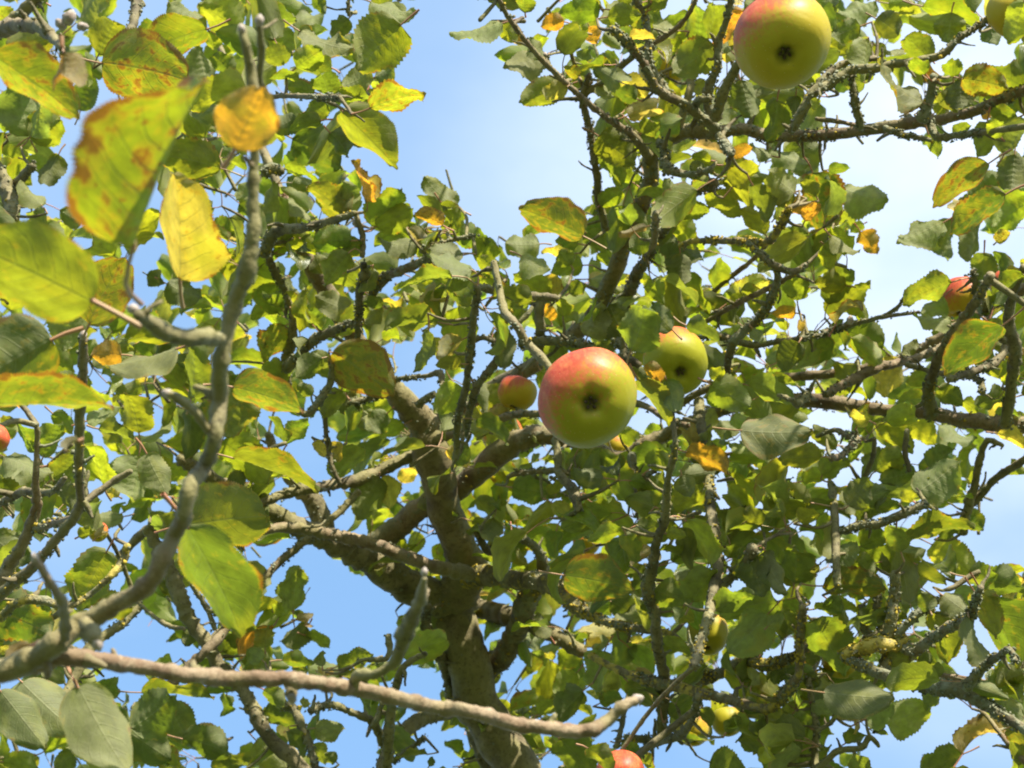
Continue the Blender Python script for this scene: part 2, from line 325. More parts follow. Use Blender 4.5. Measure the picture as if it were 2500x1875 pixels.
# ---------------------------------------------------------------- the branches, measured off the photograph
# name depth_start depth_end lichen yellow old : x y r ...   (r in the same units; all turned into metres by depth; the near left upright's upper part has its shade painted in through old)
BR = """
limb 3.02 3.0 .4 .1 .85 : 1088 1476 55 1133 1589 52 1164 1702 55 1212 1796 52 1265 1875 54 1350 2050 60 1440 2300 68
limb 3.0 2.62 .5 .1 .6 : 1110 1460 56 1140 1390 46 1115 1325 42 1088 1250 41 1069 1171 42 1051 1096 43 1035 1039 37 983 975 31 938 926 24 870 830 22 800 720 21 755 640 20 715 560 17 690 480 13
limb 3.0 2.75 .5 .1 .9 : 1090 1470 44 1002 1431 42 926 1374 40 836 1333 33 749 1299 27 681 1261 23 600 1215 20 520 1170 18 440 1120 15
branch 2.85 2.55 .5 .1 .4 : 1150 1400 18 1073 1386 16 983 1355 16 896 1325 15 795 1303 14 700 1288 12 633 1295 11 560 1270 9 500 1230 7
branch 2.9 2.9 .4 0 .95 : 800 1318 24 768 1228 24 730 1190 21 680 1120 15 655 1060 10
branch 2.9 2.75 .4 0 .8 : 1024 1103 14 945 1141 15 866 1175 15 787 1186 13 700 1205 12 651 1224 10 590 1255 8
limb 3.0 2.5 .6 .2 .5 : 900 1345 28 960 1300 29 1032 1240 27 1110 1200 28 1190 1130 29 1250 1085 29 1330 1060 24 1430 1085 18 1514 1118 17 1580 1082 18 1645 1053 17 1740 1008 15 1876 975 16 1962 979 18 2056 987 18 2139 998 15 2233 1005 15 2308 1017 17 2402 1032 19 2500 1040 21 2640 1050 24
branch 2.85 2.4 .4 0 .4 : 1045 1078 11 1100 1062 10 1175 1040 10 1250 1013 9 1322 1010 9 1440 985 8 1555 985 8 1620 1017 8 1680 1040 6
branch 2.7 2.5 .6 0 .4 : 1640 1000 9 1740 945 9 1875 938 10 1920 923 11 2003 915 11 2086 904 11 2150 890 11 2225 866 11 2289 828 12 2327 806 12 2380 770 12 2470 720 13 2580 660 14
branch 2.45 2.55 .6 0 .4 : 2014 964 9 2086 926 12 2146 896 11 2225 878 10 2300 847 9
branch 2.42 2.2 .5 .1 .8 : 2274 1010 17 2267 956 14 2286 889 12 2316 828 12 2353 779 12 2387 730 11 2417 674 10
twig 2.3 2.25 .6 0 .9 : 2389 735 7 2384 715 7 2376 663 7
branch 2.4 2.25 .5 .1 1 : 2455 1040 14 2470 926 14 2478 851 16 2463 787 14 2470 730 11 2500 650 8
twig 2.4 2.4 .6 .1 1 : 2459 836 9 2421 802 9 2402 735 10
twig 2.3 2.4 .5 .1 .9 : 2316 926 9 2417 892 10 2459 847 10
twig 2.5 2.35 .6 .1 .8 : 2214 889 7 2289 911 7 2384 923 7 2399 960 6
branch 2.55 2.5 .3 0 1 : 2350 1300 13 2365 1228 12 2380 1183 10 2391 1126 9 2410 1077 8 2448 1088 5
branch 2.55 2.4 .3 0 .9 : 2376 1230 9 2432 1167 9 2478 1137 9 2520 1110 9 2600 1060 8
limb 2.7 2.25 .7 .2 .4 : 1460 760 20 1500 660 20 1521 600 20 1551 558 20 1570 490 20 1589 433 20 1589 377 20 1627 339 20 1683 322 19 1759 322 16 1815 316 15 1875 330 15 1988 331 14 2101 320 14 2214 301 15 2289 294 14 2365 275 13 2440 245 13 2500 222 14 2620 185 15
limb 3.0 2.7 .5 .1 .9 : 1040 1040 24 1180 960 20 1320 880 20 1400 820 20 1460 760 20
branch 2.26 2.2 .6 .1 .7 : 1930 322 10 1984 234 11 2026 203 12 2078 173 11 2139 166 12 2195 154 9 2271 143 9 2308 128 9 2346 90 7 2402 53 7 2448 8 6 2500 -50 6
twig 2.25 2.3 .5 0 .8 : 1935 313 9 1984 225 10 2052 158 8 2139 143 7
twig 2.27 2.25 .9 .2 .8 : 2101 310 12 2086 245 9 2080 188 7
twig 2.25 2.22 .9 .3 .7 : 2252 292 17 2271 234 11 2278 185 9
twig 2.3 2.3 .6 0 .3 : 1992 290 5 2040 296 6 2086 305 5
twig 2.28 2.22 .9 .1 .8 : 2160 312 7 2195 326 8 2271 341 5
twig 2.25 2.2 .9 .1 .7 : 2270 300 11 2289 335 10 2338 331 8 2399 324 7
branch 2.4 1.95 .4 .1 .5 : 1582 380 12 1570 365 11 1540 328 10 1484 290 8 1419 237 7.5 1363 185 7 1306 128 6.5 1250 56 6 1219 0 6 1190 -70 5
branch 2.5 2.4 .6 .1 .8 : 1480 560 9 1461 490 9 1457 433 9 1446 358 8 1434 290 8 1423 245 9 1438 181 6
branch 2.42 2.3 .3 0 .4 : 1427 230 9 1476 196 8 1529 151 8 1574 117 7 1604 102 7 1664 57 6 1700 0 5
twig 2.42 2.35 .2 0 .3 : 1423 215 5 1408 173 4 1393 120 5 1400 78 4
twig 2.36 2.3 .2 0 .3 : 1391 126 4 1360 129 3 1333 136 3
branch 2.36 2.2 .9 .2 .6 : 1751 315 14 1710 286 12 1676 260 12 1627 234 12 1600 211 11 1581 173 10 1555 132 9 1521 94 10 1495 72 12
branch 2.3 2.3 .8 .2 .7 : 1627 226 11 1604 190 10 1585 151 10 1582 100 8 1574 45 8 1551 0 8 1530 -60 8
twig 2.35 2.3 .9 .3 .8 : 1691 275 10 1702 248 10 1732 241 9
branch 2.35 2.3 .9 .2 .7 : 1735 300 13 1728 226 12 1751 162 10 1755 105 9 1777 38 8 1790 -40 7
branch 2.33 2.25 .6 .1 .8 : 1747 290 14 1762 241 12 1792 177 12 1830 110 10 1860 40 8
branch 2.5 2.5 .5 0 .7 : 1655 310 12 1683 226 10 1687 181 10 1690 60 8 1700 -50 8
twig 2.35 2.3 .9 .2 .8 : 1610 345 10 1622 370 10 1630 411 12 1683 426 8 1736 414 8
twig 2.33 2.2 .9 .1 .9 : 1755 330 9 1785 377 9
branch 2.7 2.35 .9 .3 .8 : 1510 790 14 1535 730 15 1544 693 14 1570 644 12 1585 625 11 1600 588 10 1627 554 9 1634 516 10 1676 475 11 1743 448 15
branch 2.4 2.2 .7 .9 .8 : 1660 600 6 1694 588 7 1759 588 8 1815 588 9 1875 590 9 1913 539 10 1928 505 7
twig 2.25 2.25 .8 .2 .8 : 1826 592 8 1880 640 8 1931 663 8 1969 648 7
branch 2.25 2.4 .95 .5 .8 : 1890 650 8 1898 681 8 1883 730 9 1853 776 11 1815 810 11 1789 836 12 1777 889 9 1774 942 8
branch 2.5 2.4 .8 .1 .6 : 1640 850 6 1702 825 6 1747 821 7 1789 828 9 1838 843 8 1913 832 7 1988 821 6 2033 806 7 2090 790 6 2146 776 5 2244 762 4
twig 2.42 2.4 .7 .1 .6 : 2146 776 5 2170 765 5 2195 745 4 2215 715 4
branch 2.6 2.4 .2 0 .3 : 1700 800 6 1759 764 6 1815 734 7 1875 704 7 1940 670 6
branch 2.7 2.6 .2 0 .4 : 1700 760 6 1736 719 6 1777 681 6 1830 640 6 1880 590 5
branch 2.5 2.1 .6 .2 1 : 1614 1790 12 1619 1702 14 1619 1645 13 1604 1570 13 1600 1495 12 1581 1438 17 1593 1382 14 1604 1318 10 1623 1269 12 1631 1171 8 1645 1115 9 1649 1082 8
limb 2.95 2.5 .8 .8 .9 : 1140 1410 30 1200 1405 24 1250 1412 22 1344 1427 24 1400 1476 18 1446 1506 12 1521 1529 10 1589 1540 9 1634 1548 9 1664 1570 9 1694 1593 10 1715 1640 9
limb 3.1 2.75 .8 .5 .9 : 1160 1650 32 1220 1610 28 1269 1533 26 1288 1461 28 1325 1400 17 1314 1348 11 1269 1314 10 1215 1330 9 1190 1344 10 1164 1299 9
branch 2.5 2.2 .8 .9 .7 : 1440 1600 8 1514 1638 9 1589 1664 12 1653 1676 14 1721 1694 14 1785 1709 12 1875 1730 12 1920 1687 14 1950 1645 10 1954 1563 11 1960 1480 9
branch 2.4 2.1 .6 .5 1 : 1732 1130 12 1732 1190 12 1736 1258 13 1751 1363 14 1743 1438 13 1728 1506 12 1709 1570 11 1694 1627 12
branch 2.3 2.2 .6 .5 .9 : 1740 1440 12 1774 1419 12 1815 1382 12 1838 1340 14
branch 2.6 2.3 .7 .8 1 : 1600 1700 10 1664 1661 12 1721 1657 14 1777 1634 12 1815 1612 12 1875 1624 14 1940 1600 10 2000 1560 9
branch 2.6 2.3 .5 .1 1 : 1540 1875 9 1578 1826 9 1612 1808 11 1664 1792 11 1694 1747 8 1705 1700 8
twig 2.55 2.5 .6 .2 1 : 1600 1808 9 1529 1800 9
twig 2.5 2.6 .3 0 1 : 1506 1823 7 1517 1777 6 1525 1732 6 1535 1690 6
branch 1.0 .955 .15 .05 .2 : -420 1760 42 -160 1680 36 0 1638 30 75 1612 30 132 1570 27 207 1521 26 283 1476 22 358 1431 22 396 1363 22 426 1307 20 452 1250 19
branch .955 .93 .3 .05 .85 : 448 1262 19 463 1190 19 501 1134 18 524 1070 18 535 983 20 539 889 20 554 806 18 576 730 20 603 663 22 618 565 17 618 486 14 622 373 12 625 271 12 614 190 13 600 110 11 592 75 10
branch .98 1.15 .05 0 .16 : 40 1622 27 75 1618 27 151 1604 24 226 1612 20 339 1627 19 452 1646 19 565 1657 20 681 1657 19 776 1668 18 870 1683 19 964 1702 18 1077 1728 18 1152 1736 17 1250 1766 17 1325 1777 16 1408 1785 17 1446 1781 16 1484 1759 15 1514 1728 14 1551 1710 12
twig 1.0 .96 .3 .1 .4 : 625 280 8 634 200 8 636 110 8 633 62 7
branch .93 .88 .5 .1 .9 : 539 828 14 505 826 20 471 825 20 407 813 20 362 783 16 335 770 10
twig .95 .93 .1 0 .5 : 527 1080 11 486 1020 10 452 983 12 414 964 8
twig .95 .88 .1 0 .3 : 160 1560 12 158 1521 12 151 1468 12 120 1419 10 87 1367 8
twig 1.08 1.02 .3 .05 1 : 866 1690 14 870 1653 14 919 1645 10 964 1615 13 983 1570 18 1002 1521 18 1024 1468 14 1036 1412 7
twig 1.07 1.06 .2 0 .3 : 700 1665 10 708 1680 12 712 1702 11
twig .96 .94 .2 0 .6 : 207 1521 16 225 1545 20 232 1565 16
branch 1.9 1.8 .4 .1 .35 : -60 1520 18 0 1431 16 23 1382 15 57 1325 14 87 1250 13 90 1228 11 87 1171 9 90 1100 7 90 1039 6
branch 1.7 1.5 .4 .2 .6 : -80 1500 16 0 1450 14 45 1416 14 90 1374 12 132 1322 11 177 1269 12 196 1228 11 192 1134 11 196 1002 13 203 889 12 203 828 9
twig 1.85 1.7 .4 .5 .5 : 87 1291 9 120 1280 9 151 1273 8 177 1262 8
branch 1.7 1.7 .2 0 .8 : 196 1232 9 245 1198 8 283 1171 8 320 1150 6
branch 2.2 1.9 .3 0 .9 : -60 1250 9 0 1228 9 57 1201 10 124 1201 8 158 1167 6
twig 1.8 1.8 .9 .8 .5 : 0 1510 10 45 1470 11 100 1465 12 150 1480 9 181 1476 7 226 1446 6 264 1412 8 301 1370 11 310 1330 8
branch 2.7 2.6 .4 .2 .9 : 360 1290 14 390 1350 17 426 1419 20 452 1495 18 501 1570 17 539 1627 17 591 1683 16 636 1766 18 674 1815 18 727 1864 18 790 1950 18
branch 2.75 2.6 .4 .1 .5 : 876 1200 8 821 1258 9 730 1333 9 659 1397 9 600 1460 10 560 1520 12 509 1582 12 460 1627 11 400 1690 11
branch 2.5 2.4 .4 .1 .7 : 340 1480 10 300 1520 11 226 1575 12 188 1646 12 150 1710 11
twig 2.4 2.3 .2 0 .8 : 330 1460 4 343 1476 4 377 1506 5 414 1529 6 450 1535 5
twig 2.4 2.4 .4 0 1 : 465 1400 8 471 1431 7 505 1484 6 524 1536 6
twig 2.4 2.4 .5 0 1 : 510 1490 6 540 1497 6 573 1499 5
branch 2.6 2.5 .6 0 1 : 935 1930 13 945 1871 12 949 1796 14 957 1721 11 972 1657 10 987 1627 9 1010 1610 7 1039 1597 6
branch 2.6 2.5 .6 0 1 : 940 1820 13 926 1792 12 904 1759 10 851 1736 8 806 1721 9 757 1736 8
twig 2.55 2.55 .6 0 1 : 912 1770 8 926 1740 7 933 1715 6
branch 3.05 2.7 .4 .1 .7 : 1160 1690 20 1088 1736 18 1039 1751 18 994 1777 17 957 1815 16 934 1868 14 915 1930 13
twig 2.65 2.6 .8 0 1 : 960 1860 6 1002 1826 6 1036 1800 6
branch 3.1 2.9 .7 .1 1 : 1130 1740 14 1107 1702 16 1096 1657 14 1077 1608 12 1047 1570 13 1039 1521 12 1045 1480 10
twig 3.0 3.0 .7 0 1 : 1045 1575 7 1013 1559 6
limb 3.15 2.9 .5 .1 .8 : 1120 1470 20 1171 1484 22 1213 1499 25 1250 1506 24 1330 1540 20 1420 1590 16
branch 3.2 3.1 .4 0 1 : 1130 1700 12 1152 1777 14 1180 1850 14 1220 1920 14
branch 2.6 2.5 .7 .1 1 : 660 1640 8 689 1721 9 715 1725 10 738 1777 10 757 1823 9 768 1871 8 770 1930 7
twig 2.5 2.5 .7 0 1 : 904 1608 5 926 1612 6 949 1600 7 949 1551 8
twig 2.5 2.5 .7 0 1 : 866 1623 4 890 1610 5 926 1612 6
branch 2.6 2.4 .5 .1 1 : 870 860 7 877 776 9 877 719 10 889 674 12 889 646 8
branch 2.5 2.3 .9 .2 .5 : 890 740 7 908 719 8 934 681 10 983 659 11 1036 636 10 1080 600 8
branch 2.4 2.2 .6 .1 1 : 1112 1120 8 1115 1088 8 1118 1020 8 1137 945 9 1149 851 9 1156 776 9 1167 700 8
branch 2.5 2.3 .8 .1 .8 : 1135 1060 7 1145 1013 8 1164 945 9 1198 900 10 1220 866 9 1213 840 8 1182 825 6 1155 832 6
branch 2.6 2.5 .5 0 .8 : 960 930 5 987 922 5 1039 919 5 1073 911 9 1081 941 7 1100 980 7
twig 2.6 2.6 .6 0 .9 : 1020 990 9 1039 975 10 1060 960 8
branch 2.75 2.6 .5 0 .9 : 700 960 12 700 881 13 712 832 11 715 768 9 690 700 8 660 640 10 650 590 9
branch 2.65 2.5 .7 .1 .9 : 700 900 14 740 858 12 772 828 11 836 798 10 875 790 7
twig 2.6 2.6 .6 0 1 : 859 983 8 904 972 8 940 962 8
twig 2.4 2.4 .7 0 1 : 723 998 8 753 1009 9 783 972 9 806 934 8 810 890 6
twig 2.45 2.45 .4 0 .9 : 794 1000 6 798 1077 6 813 1145 6 830 1180 6
twig 2.2 2.2 .3 0 .9 : 648 1103 5 672 1090 5 697 1081 5
branch 1.75 1.68 .5 .15 .7 : 1205 640 8 1220 708 9 1231 757 10 1261 795 11 1288 840 12 1325 880 12 1345 905 9
branch 2.3 2.3 .8 .1 .8 : 1170 700 8 1250 719 12 1306 723 12 1360 730 8
branch 2.4 2.3 .7 .1 .9 : 1270 840 9 1325 832 10 1400 836 10 1460 850 8 1514 836 10 1529 874 12 1559 889 10
branch 2.6 2.6 .4 0 .9 : 1318 700 11 1318 795 12 1320 860 11
branch 2.5 2.4 .9 .2 .8 : 1540 1110 10 1545 1150 10 1551 1175 11 1560 1200 10 1580 1160 7 1600 1150 6
twig 2.5 2.5 .6 0 .6 : 1240 1165 6 1261 1156 7 1320 1150 7 1359 1149 7 1400 1160 6
branch 2.5 2.4 .7 0 1 : 1355 1070 9 1359 1100 10 1363 1152 10 1385 1180 12 1400 1201 14 1412 1247 8
branch 2.6 2.4 .5 .1 1 : 1707 980 12 1712 1040 11 1728 1100 11 1732 1150 12
branch 2.2 2.0 .95 .3 1 : 2060 1600 10 2086 1616 12 2158 1646 14 2233 1668 17 2308 1680 18 2365 1692 20 2414 1725 15 2459 1755 12 2500 1781 12 2600 1860 13
branch 2.3 2.2 .2 0 .2 : 2190 1640 5 2222 1642 5 2327 1655 8 2402 1665 7 2460 1680 6
branch 2.05 1.95 .8 .1 1 : 2360 1680 13 2402 1627 10 2440 1600 9 2463 1585 8 2480 1612 6
branch 2.2 2.0 .95 .3 .5 : 2200 1580 10 2233 1592 11 2259 1570 13 2308 1536 13 2365 1506 13 2380 1468 9 2395 1435 7
branch 2.2 2.2 .7 .6 1 : 2160 1650 12 2165 1589 13 2176 1506 15 2184 1457 13 2184 1401 13
branch 2.2 2.2 .95 1 .7 : 2060 1600 12 2086 1589 16 2139 1574 18 2195 1574 14 2210 1560 9
branch 2.3 2.2 .5 .1 1 : 2030 1180 9 2037 1250 10 2041 1306 10 2041 1374 10 2045 1430 8
branch 2.25 2.2 .7 .1 .9 : 2045 1300 8 2101 1284 9 2150 1278 10 2206 1254 11 2260 1230 8
branch 2.4 2.3 .4 0 1 : 1975 1660 7 1984 1721 7 1992 1777 8 1988 1853 9 1985 1920 9
branch 2.3 2.3 .5 0 1 : 1990 1880 9 2007 1868 9 2045 1834 8 2101 1826 7 2124 1800 8 2146 1823 4
twig 2.3 2.3 .4 0 1 : 1994 1785 6 2026 1766 6 2040 1750 5
branch 2.3 2.2 .2 0 .3 : 2400 1740 5 2415 1755 5 2452 1804 6 2478 1830 9 2520 1880 9
twig 2.2 2.2 .3 0 .7 : 2310 1440 5 2330 1433 7 2361 1412 7 2390 1395 6
twig 2.3 2.3 .9 .4 1 : 2120 1560 9 2110 1520 10 2100 1480 8
twig 2.3 2.3 .9 .4 1 : 2165 1560 9 2140 1500 9 2145 1450 8
twig 2.2 2.2 .9 .3 1 : 2190 1550 9 2240 1500 10 2280 1470 9 2300 1465 8
branch 1.5 1.3 .3 .1 .6 : -60 100 20 0 75 20 40 62 17 94 64 16 124 87 13 151 117 8
branch 1.5 1.5 .4 .2 .6 : 20 66 14 40 45 15 64 23 16 87 0 14 110 -50 12
branch 2.3 2.2 .7 .1 1 : 325 -60 12 332 0 12 328 49 12 309 87 8
branch 2.5 2.4 .6 .1 1 : -50 350 12 0 414 12 23 490 18 30 560 16
branch 2.5 2.4 .6 .1 1 : 25 470 12 57 429 12 80 405 9
branch 2.2 2.0 .4 0 .8 : 640 250 7 682 234 6 776 237 7 828 237 6
branch 2.5 2.3 .6 .1 1 : 644 620 13 674 565 14 738 557 11 795 543 11 851 527 8 868 520 7
twig 2.2 2.2 .3 0 .6 : 851 -30 4 851 0 4 851 38 4
twig 2.3 2.3 .4 0 .8 : 870 530 6 885 575 8 885 625 7
twig 2.3 2.3 .6 0 .8 : 1030 612 10 1069 599 6 1111 584 5 1160 575 4
twig 2.3 2.3 .7 .2 1 : 645 420 14 668 412 14 690 420 8
branch 2.2 2.1 .5 .1 1 : 1595 600 8 1600 560 9 1600 520 8
branch 2.4 2.3 .2 0 .9 : 2100 1180 5 2130 1120 6 2135 1070 5
branch 2.35 2.25 .8 .1 .6 : 1995 1065 5 2040 1050 6 2070 1065 7 2090 1070 8 2060 1110 8 2030 1120 8
branch 2.3 2.3 .5 0 .9 : 2215 1050 6 2210 1100 7 2220 1150 6
branch 2.4 2.3 .5 .1 .9 : 1975 960 8 1950 985 10 1930 975 6 1900 965 5
"""

# open sky between the leaves (crop origin, then polygon points in crop units of 625/1659)
SKY = """
2 0 : 1030 -60 1030 150 950 170 955 360 900 400 925 420 900 520 980 530 1090 520 1080 620 1010 690 950 730 830 740 880 850 900 960 930 1080 800 1020 620 970 620 1020 720 1060 820 1180 780 1260 760 1300 830 1290 930 1200 1010 1290 1070 1310 1060 1180 1190 1110 1310 1250 1345 1450 1450 1470 1510 1530 1590 1540 1720 1540 1720 1380 1740 1330 1990 1280 2100 1310 2200 1310 2170 1000 2130 780 2090 660 1860 640 1700 650 1690 520 1600 500 1650 350 1600 260 1270 250 1290 140 1480 80 1530 -60
2 0 : 440 -60 560 -60 590 90 480 110 450 60
2 0 : 620 -20 740 -20 770 60 640 90
1 0 : 990 1040 1070 1050 1130 1110 980 1140
1 0 : 110 1190 260 1150 290 1220 400 1200 390 1270 300 1340 270 1250
1 0 : 930 -30 1090 -10 1080 110 940 110
1 0 : 800 60 850 80 830 160 790 150
3 0 : 160 -30 350 -30 250 60 150 60
3 0 : 120 60 240 50 180 170 110 210
3 0 : 220 200 320 200 360 330 250 330
3 0 : 430 120 560 170 480 230 400 200
3 0 : 260 430 400 390 330 430
3 0 : 660 420 790 470 700 560
3 0 : 1280 1300 1490 1400 1620 1510 1520 1530 1190 1540 1200 1450 1100 1400
3 0 : 1180 480 1290 460 1220 620
4 0 : 330 470 370 500 340 560
4 0 : 310 720 430 550 520 510 560 640 700 480 850 560 990 660 960 740 800 800 650 790 580 720 560 810 330 760
4 0 : 370 920 600 880 850 880 1010 930 1050 980 1110 1010 1250 960 1380 1020 1400 900 1500 940 1460 1050 1240 1070 1040 1260 1060 1340 1240 1300 1150 1400 960 1380 840 1600 830 1659 1060 1659 1200 1560 1230 1480 1420 1660 1200 1900 1150 1790 960 1860 860 1920 840 2000 700 2050 640 2000 600 1940 560 1900 640 1810 570 1790 570 1650 590 1600 650 1630 750 1640 750 1540 680 1480 640 1450 770 1400 770 1320 700 1180 530 1160 530 1070 390 1060 380 1000
4 0 : 1440 -30 1430 100 1380 100 1290 200 1200 340 1350 400 1580 400 1580 280 1480 300 1370 220 1380 120
4 0 : 890 290 1000 300 920 340
4 1 : 280 150 400 380 330 480 280 420 240 280
4 1 : 660 380 840 340 870 350 970 370 980 400 930 430 1000 490 1060 500 940 600 960 540 900 570 860 600 820 510 790 560 790 490 740 430
4 1 : 470 600 620 610 570 680 510 690
4 1 : 280 1030 500 1030 570 1100 500 1150 420 1110 330 1150 270 1080
4 1 : 870 1130 960 1200 1090 1220 1040 1250 1060 1320 920 1350 900 1250
4 1 : 1450 1150 1700 1180 1700 1290 1480 1410 1390 1480 1430 1330 1450 1280
4 1 : 1390 1600 1700 1380 1700 1900 1660 1980 1500 1970 1420 1790 1390 1700
4 1 : 1120 900 1240 900 1250 1000 1130 990
4 1 : 1240 790 1360 800 1350 900 1260 900
4 1 : 1600 900 1700 850 1700 960 1600 970
4 1 : 1460 720 1540 700 1500 770
3 1 : 820 870 900 930 810 920
3 1 : 810 1000 1000 1060 1010 1100 870 1150 780 1130 770 1080
3 1 : 1110 930 1190 930 1180 1020 1090 1020
3 1 : 1430 1290 1500 1290 1400 1360 1360 1440 1300 1400 1310 1320
3 1 : 140 1400 280 1420 130 1470
3 1 : 460 550 540 530 540 600 470 620
3 1 : 1300 620 1380 650 1370 740 1310 700
3 1 : 1440 60 1530 60 1340 220 1310 180
3 1 : 160 1280 240 1230 210 1330
2 1 : 930 540 1060 560 1000 600 1070 760 960 770 930 640
2 1 : 1000 800 1180 790 1190 900 1100 920 1060 980 1010 860
2 1 : 1390 570 1500 580 1500 680 1400 720
2 1 : 330 800 430 780 460 850 380 870 340 940 300 940
2 1 : 330 1030 400 1000 430 1060 380 1150 370 1250 450 1300 510 1440 400 1450 200 1340 90 1270 190 1230
2 1 : 90 1010 250 1000 150 1100
2 1 : 0 1490 200 1510 60 1580
2 1 : 110 1650 240 1590 240 1690 130 1700
2 1 : 390 1540 520 1530 560 1640 480 1700 420 1659
2 1 : 1330 1560 1430 1560 1420 1659 1340 1640
2 1 : 1200 1040 1300 1020 1220 1140
2 1 : 690 0 860 0 850 60 700 50
2 1 : 0 380 60 380 60 480 0 470
1 2 : 500 870 860 640 1040 730 1150 760 1180 860 1270 880 1210 970 620 910 560 890
1 2 : 550 1050 1030 1090 920 1150 800 1170 760 1230 740 1100 620 1070 600 1130 490 1120
1 2 : 1160 1190 1400 1170 1450 1300 1540 1200 1600 1380 1700 1490 1580 1540 1500 1560 1490 1480 1400 1390 1340 1350 1240 1390 1220 1280
1 2 : 260 120 480 120 510 240 500 370 440 430 330 450 280 340 340 180
1 2 : 0 50 130 100 110 210 0 130
1 2 : 1220 520 1360 600 1500 600 1540 680 1380 690
1 2 : 780 80 960 60 960 190 850 200
1 2 : 1200 1570 1380 1560 1300 1640 1210 1640
2 2 : 0 200 240 250 300 230 480 320 950 560 1000 600 920 700 880 930 760 920 680 870 560 900 500 980 380 900 490 850 370 770 340 640 340 560 260 340 150 500 120 420 60 260
2 2 : 290 1220 800 1260 780 1330 600 1250 480 1220 330 1260
2 2 : 380 1320 600 1310 740 1380 800 1500 740 1700 540 1700 470 1560 370 1460 570 1440 560 1380
2 2 : 920 1270 1200 1300 960 1340 900 1400
2 2 : 1000 1480 1220 1350 1400 1430 1440 1520 1310 1560 1230 1480 1250 1700 900 1700 930 1640 1100 1560
2 2 : 980 1000 1150 950 1230 1210 940 1140
2 2 : 490 0 690 10 700 140 900 0 800 170 500 100
2 2 : 1440 740 1560 780 1500 850
2 2 : 1080 100 1190 150 1220 300 1100 300
2 2 : 1500 540 1659 540 1659 610 1560 590
2 2 : 0 1140 60 1200 60 1270 0 1240
3 2 : 510 1260 580 1280 540 1370
3 2 : 550 1440 700 1330 720 1310 920 1280 1010 1330 930 1350 910 1400 740 1430 700 1440 660 1500 660 1560 560 1520
3 2 : 900 1540 1050 1480 1100 1530 1250 1500 1340 1460 1360 1540 1260 1590 1270 1740 930 1740 960 1580
3 2 : 1060 1260 1230 1290 1300 1330 1180 1300
3 2 : 1290 1140 1450 1060 1440 1120 1370 1170 1320 1110
3 2 : 680 250 730 330 690 320
3 2 : 60 230 140 300 100 380
3 2 : 0 1060 80 1150 60 1250 0 1200
4 2 : 1400 0 1700 0 1700 330 1500 320 1360 310 1290 230 1160 180 1240 130 1390 120
4 2 : 1180 400 1290 400 1170 480
4 2 : 1400 760 1500 780 1560 880 1420 960
4 2 : 1200 850 1290 900 1300 1050 1150 980
4 2 : 780 1100 940 1160 980 1270 1040 1200 1130 1190 1220 1220 1340 1280 1260 1400 1250 1500 1100 1490 1000 1560 960 1740 690 1740 630 1590 740 1520 680 1460 760 1390 1030 1420 1040 1310 820 1230
4 2 : 1430 1360 1520 1480 1600 1740 1250 1740 1260 1560 1320 1520 1420 1340
4 2 : 370 1480 480 1400 490 1490 380 1600
4 2 : 30 230 90 200 90 250
"""

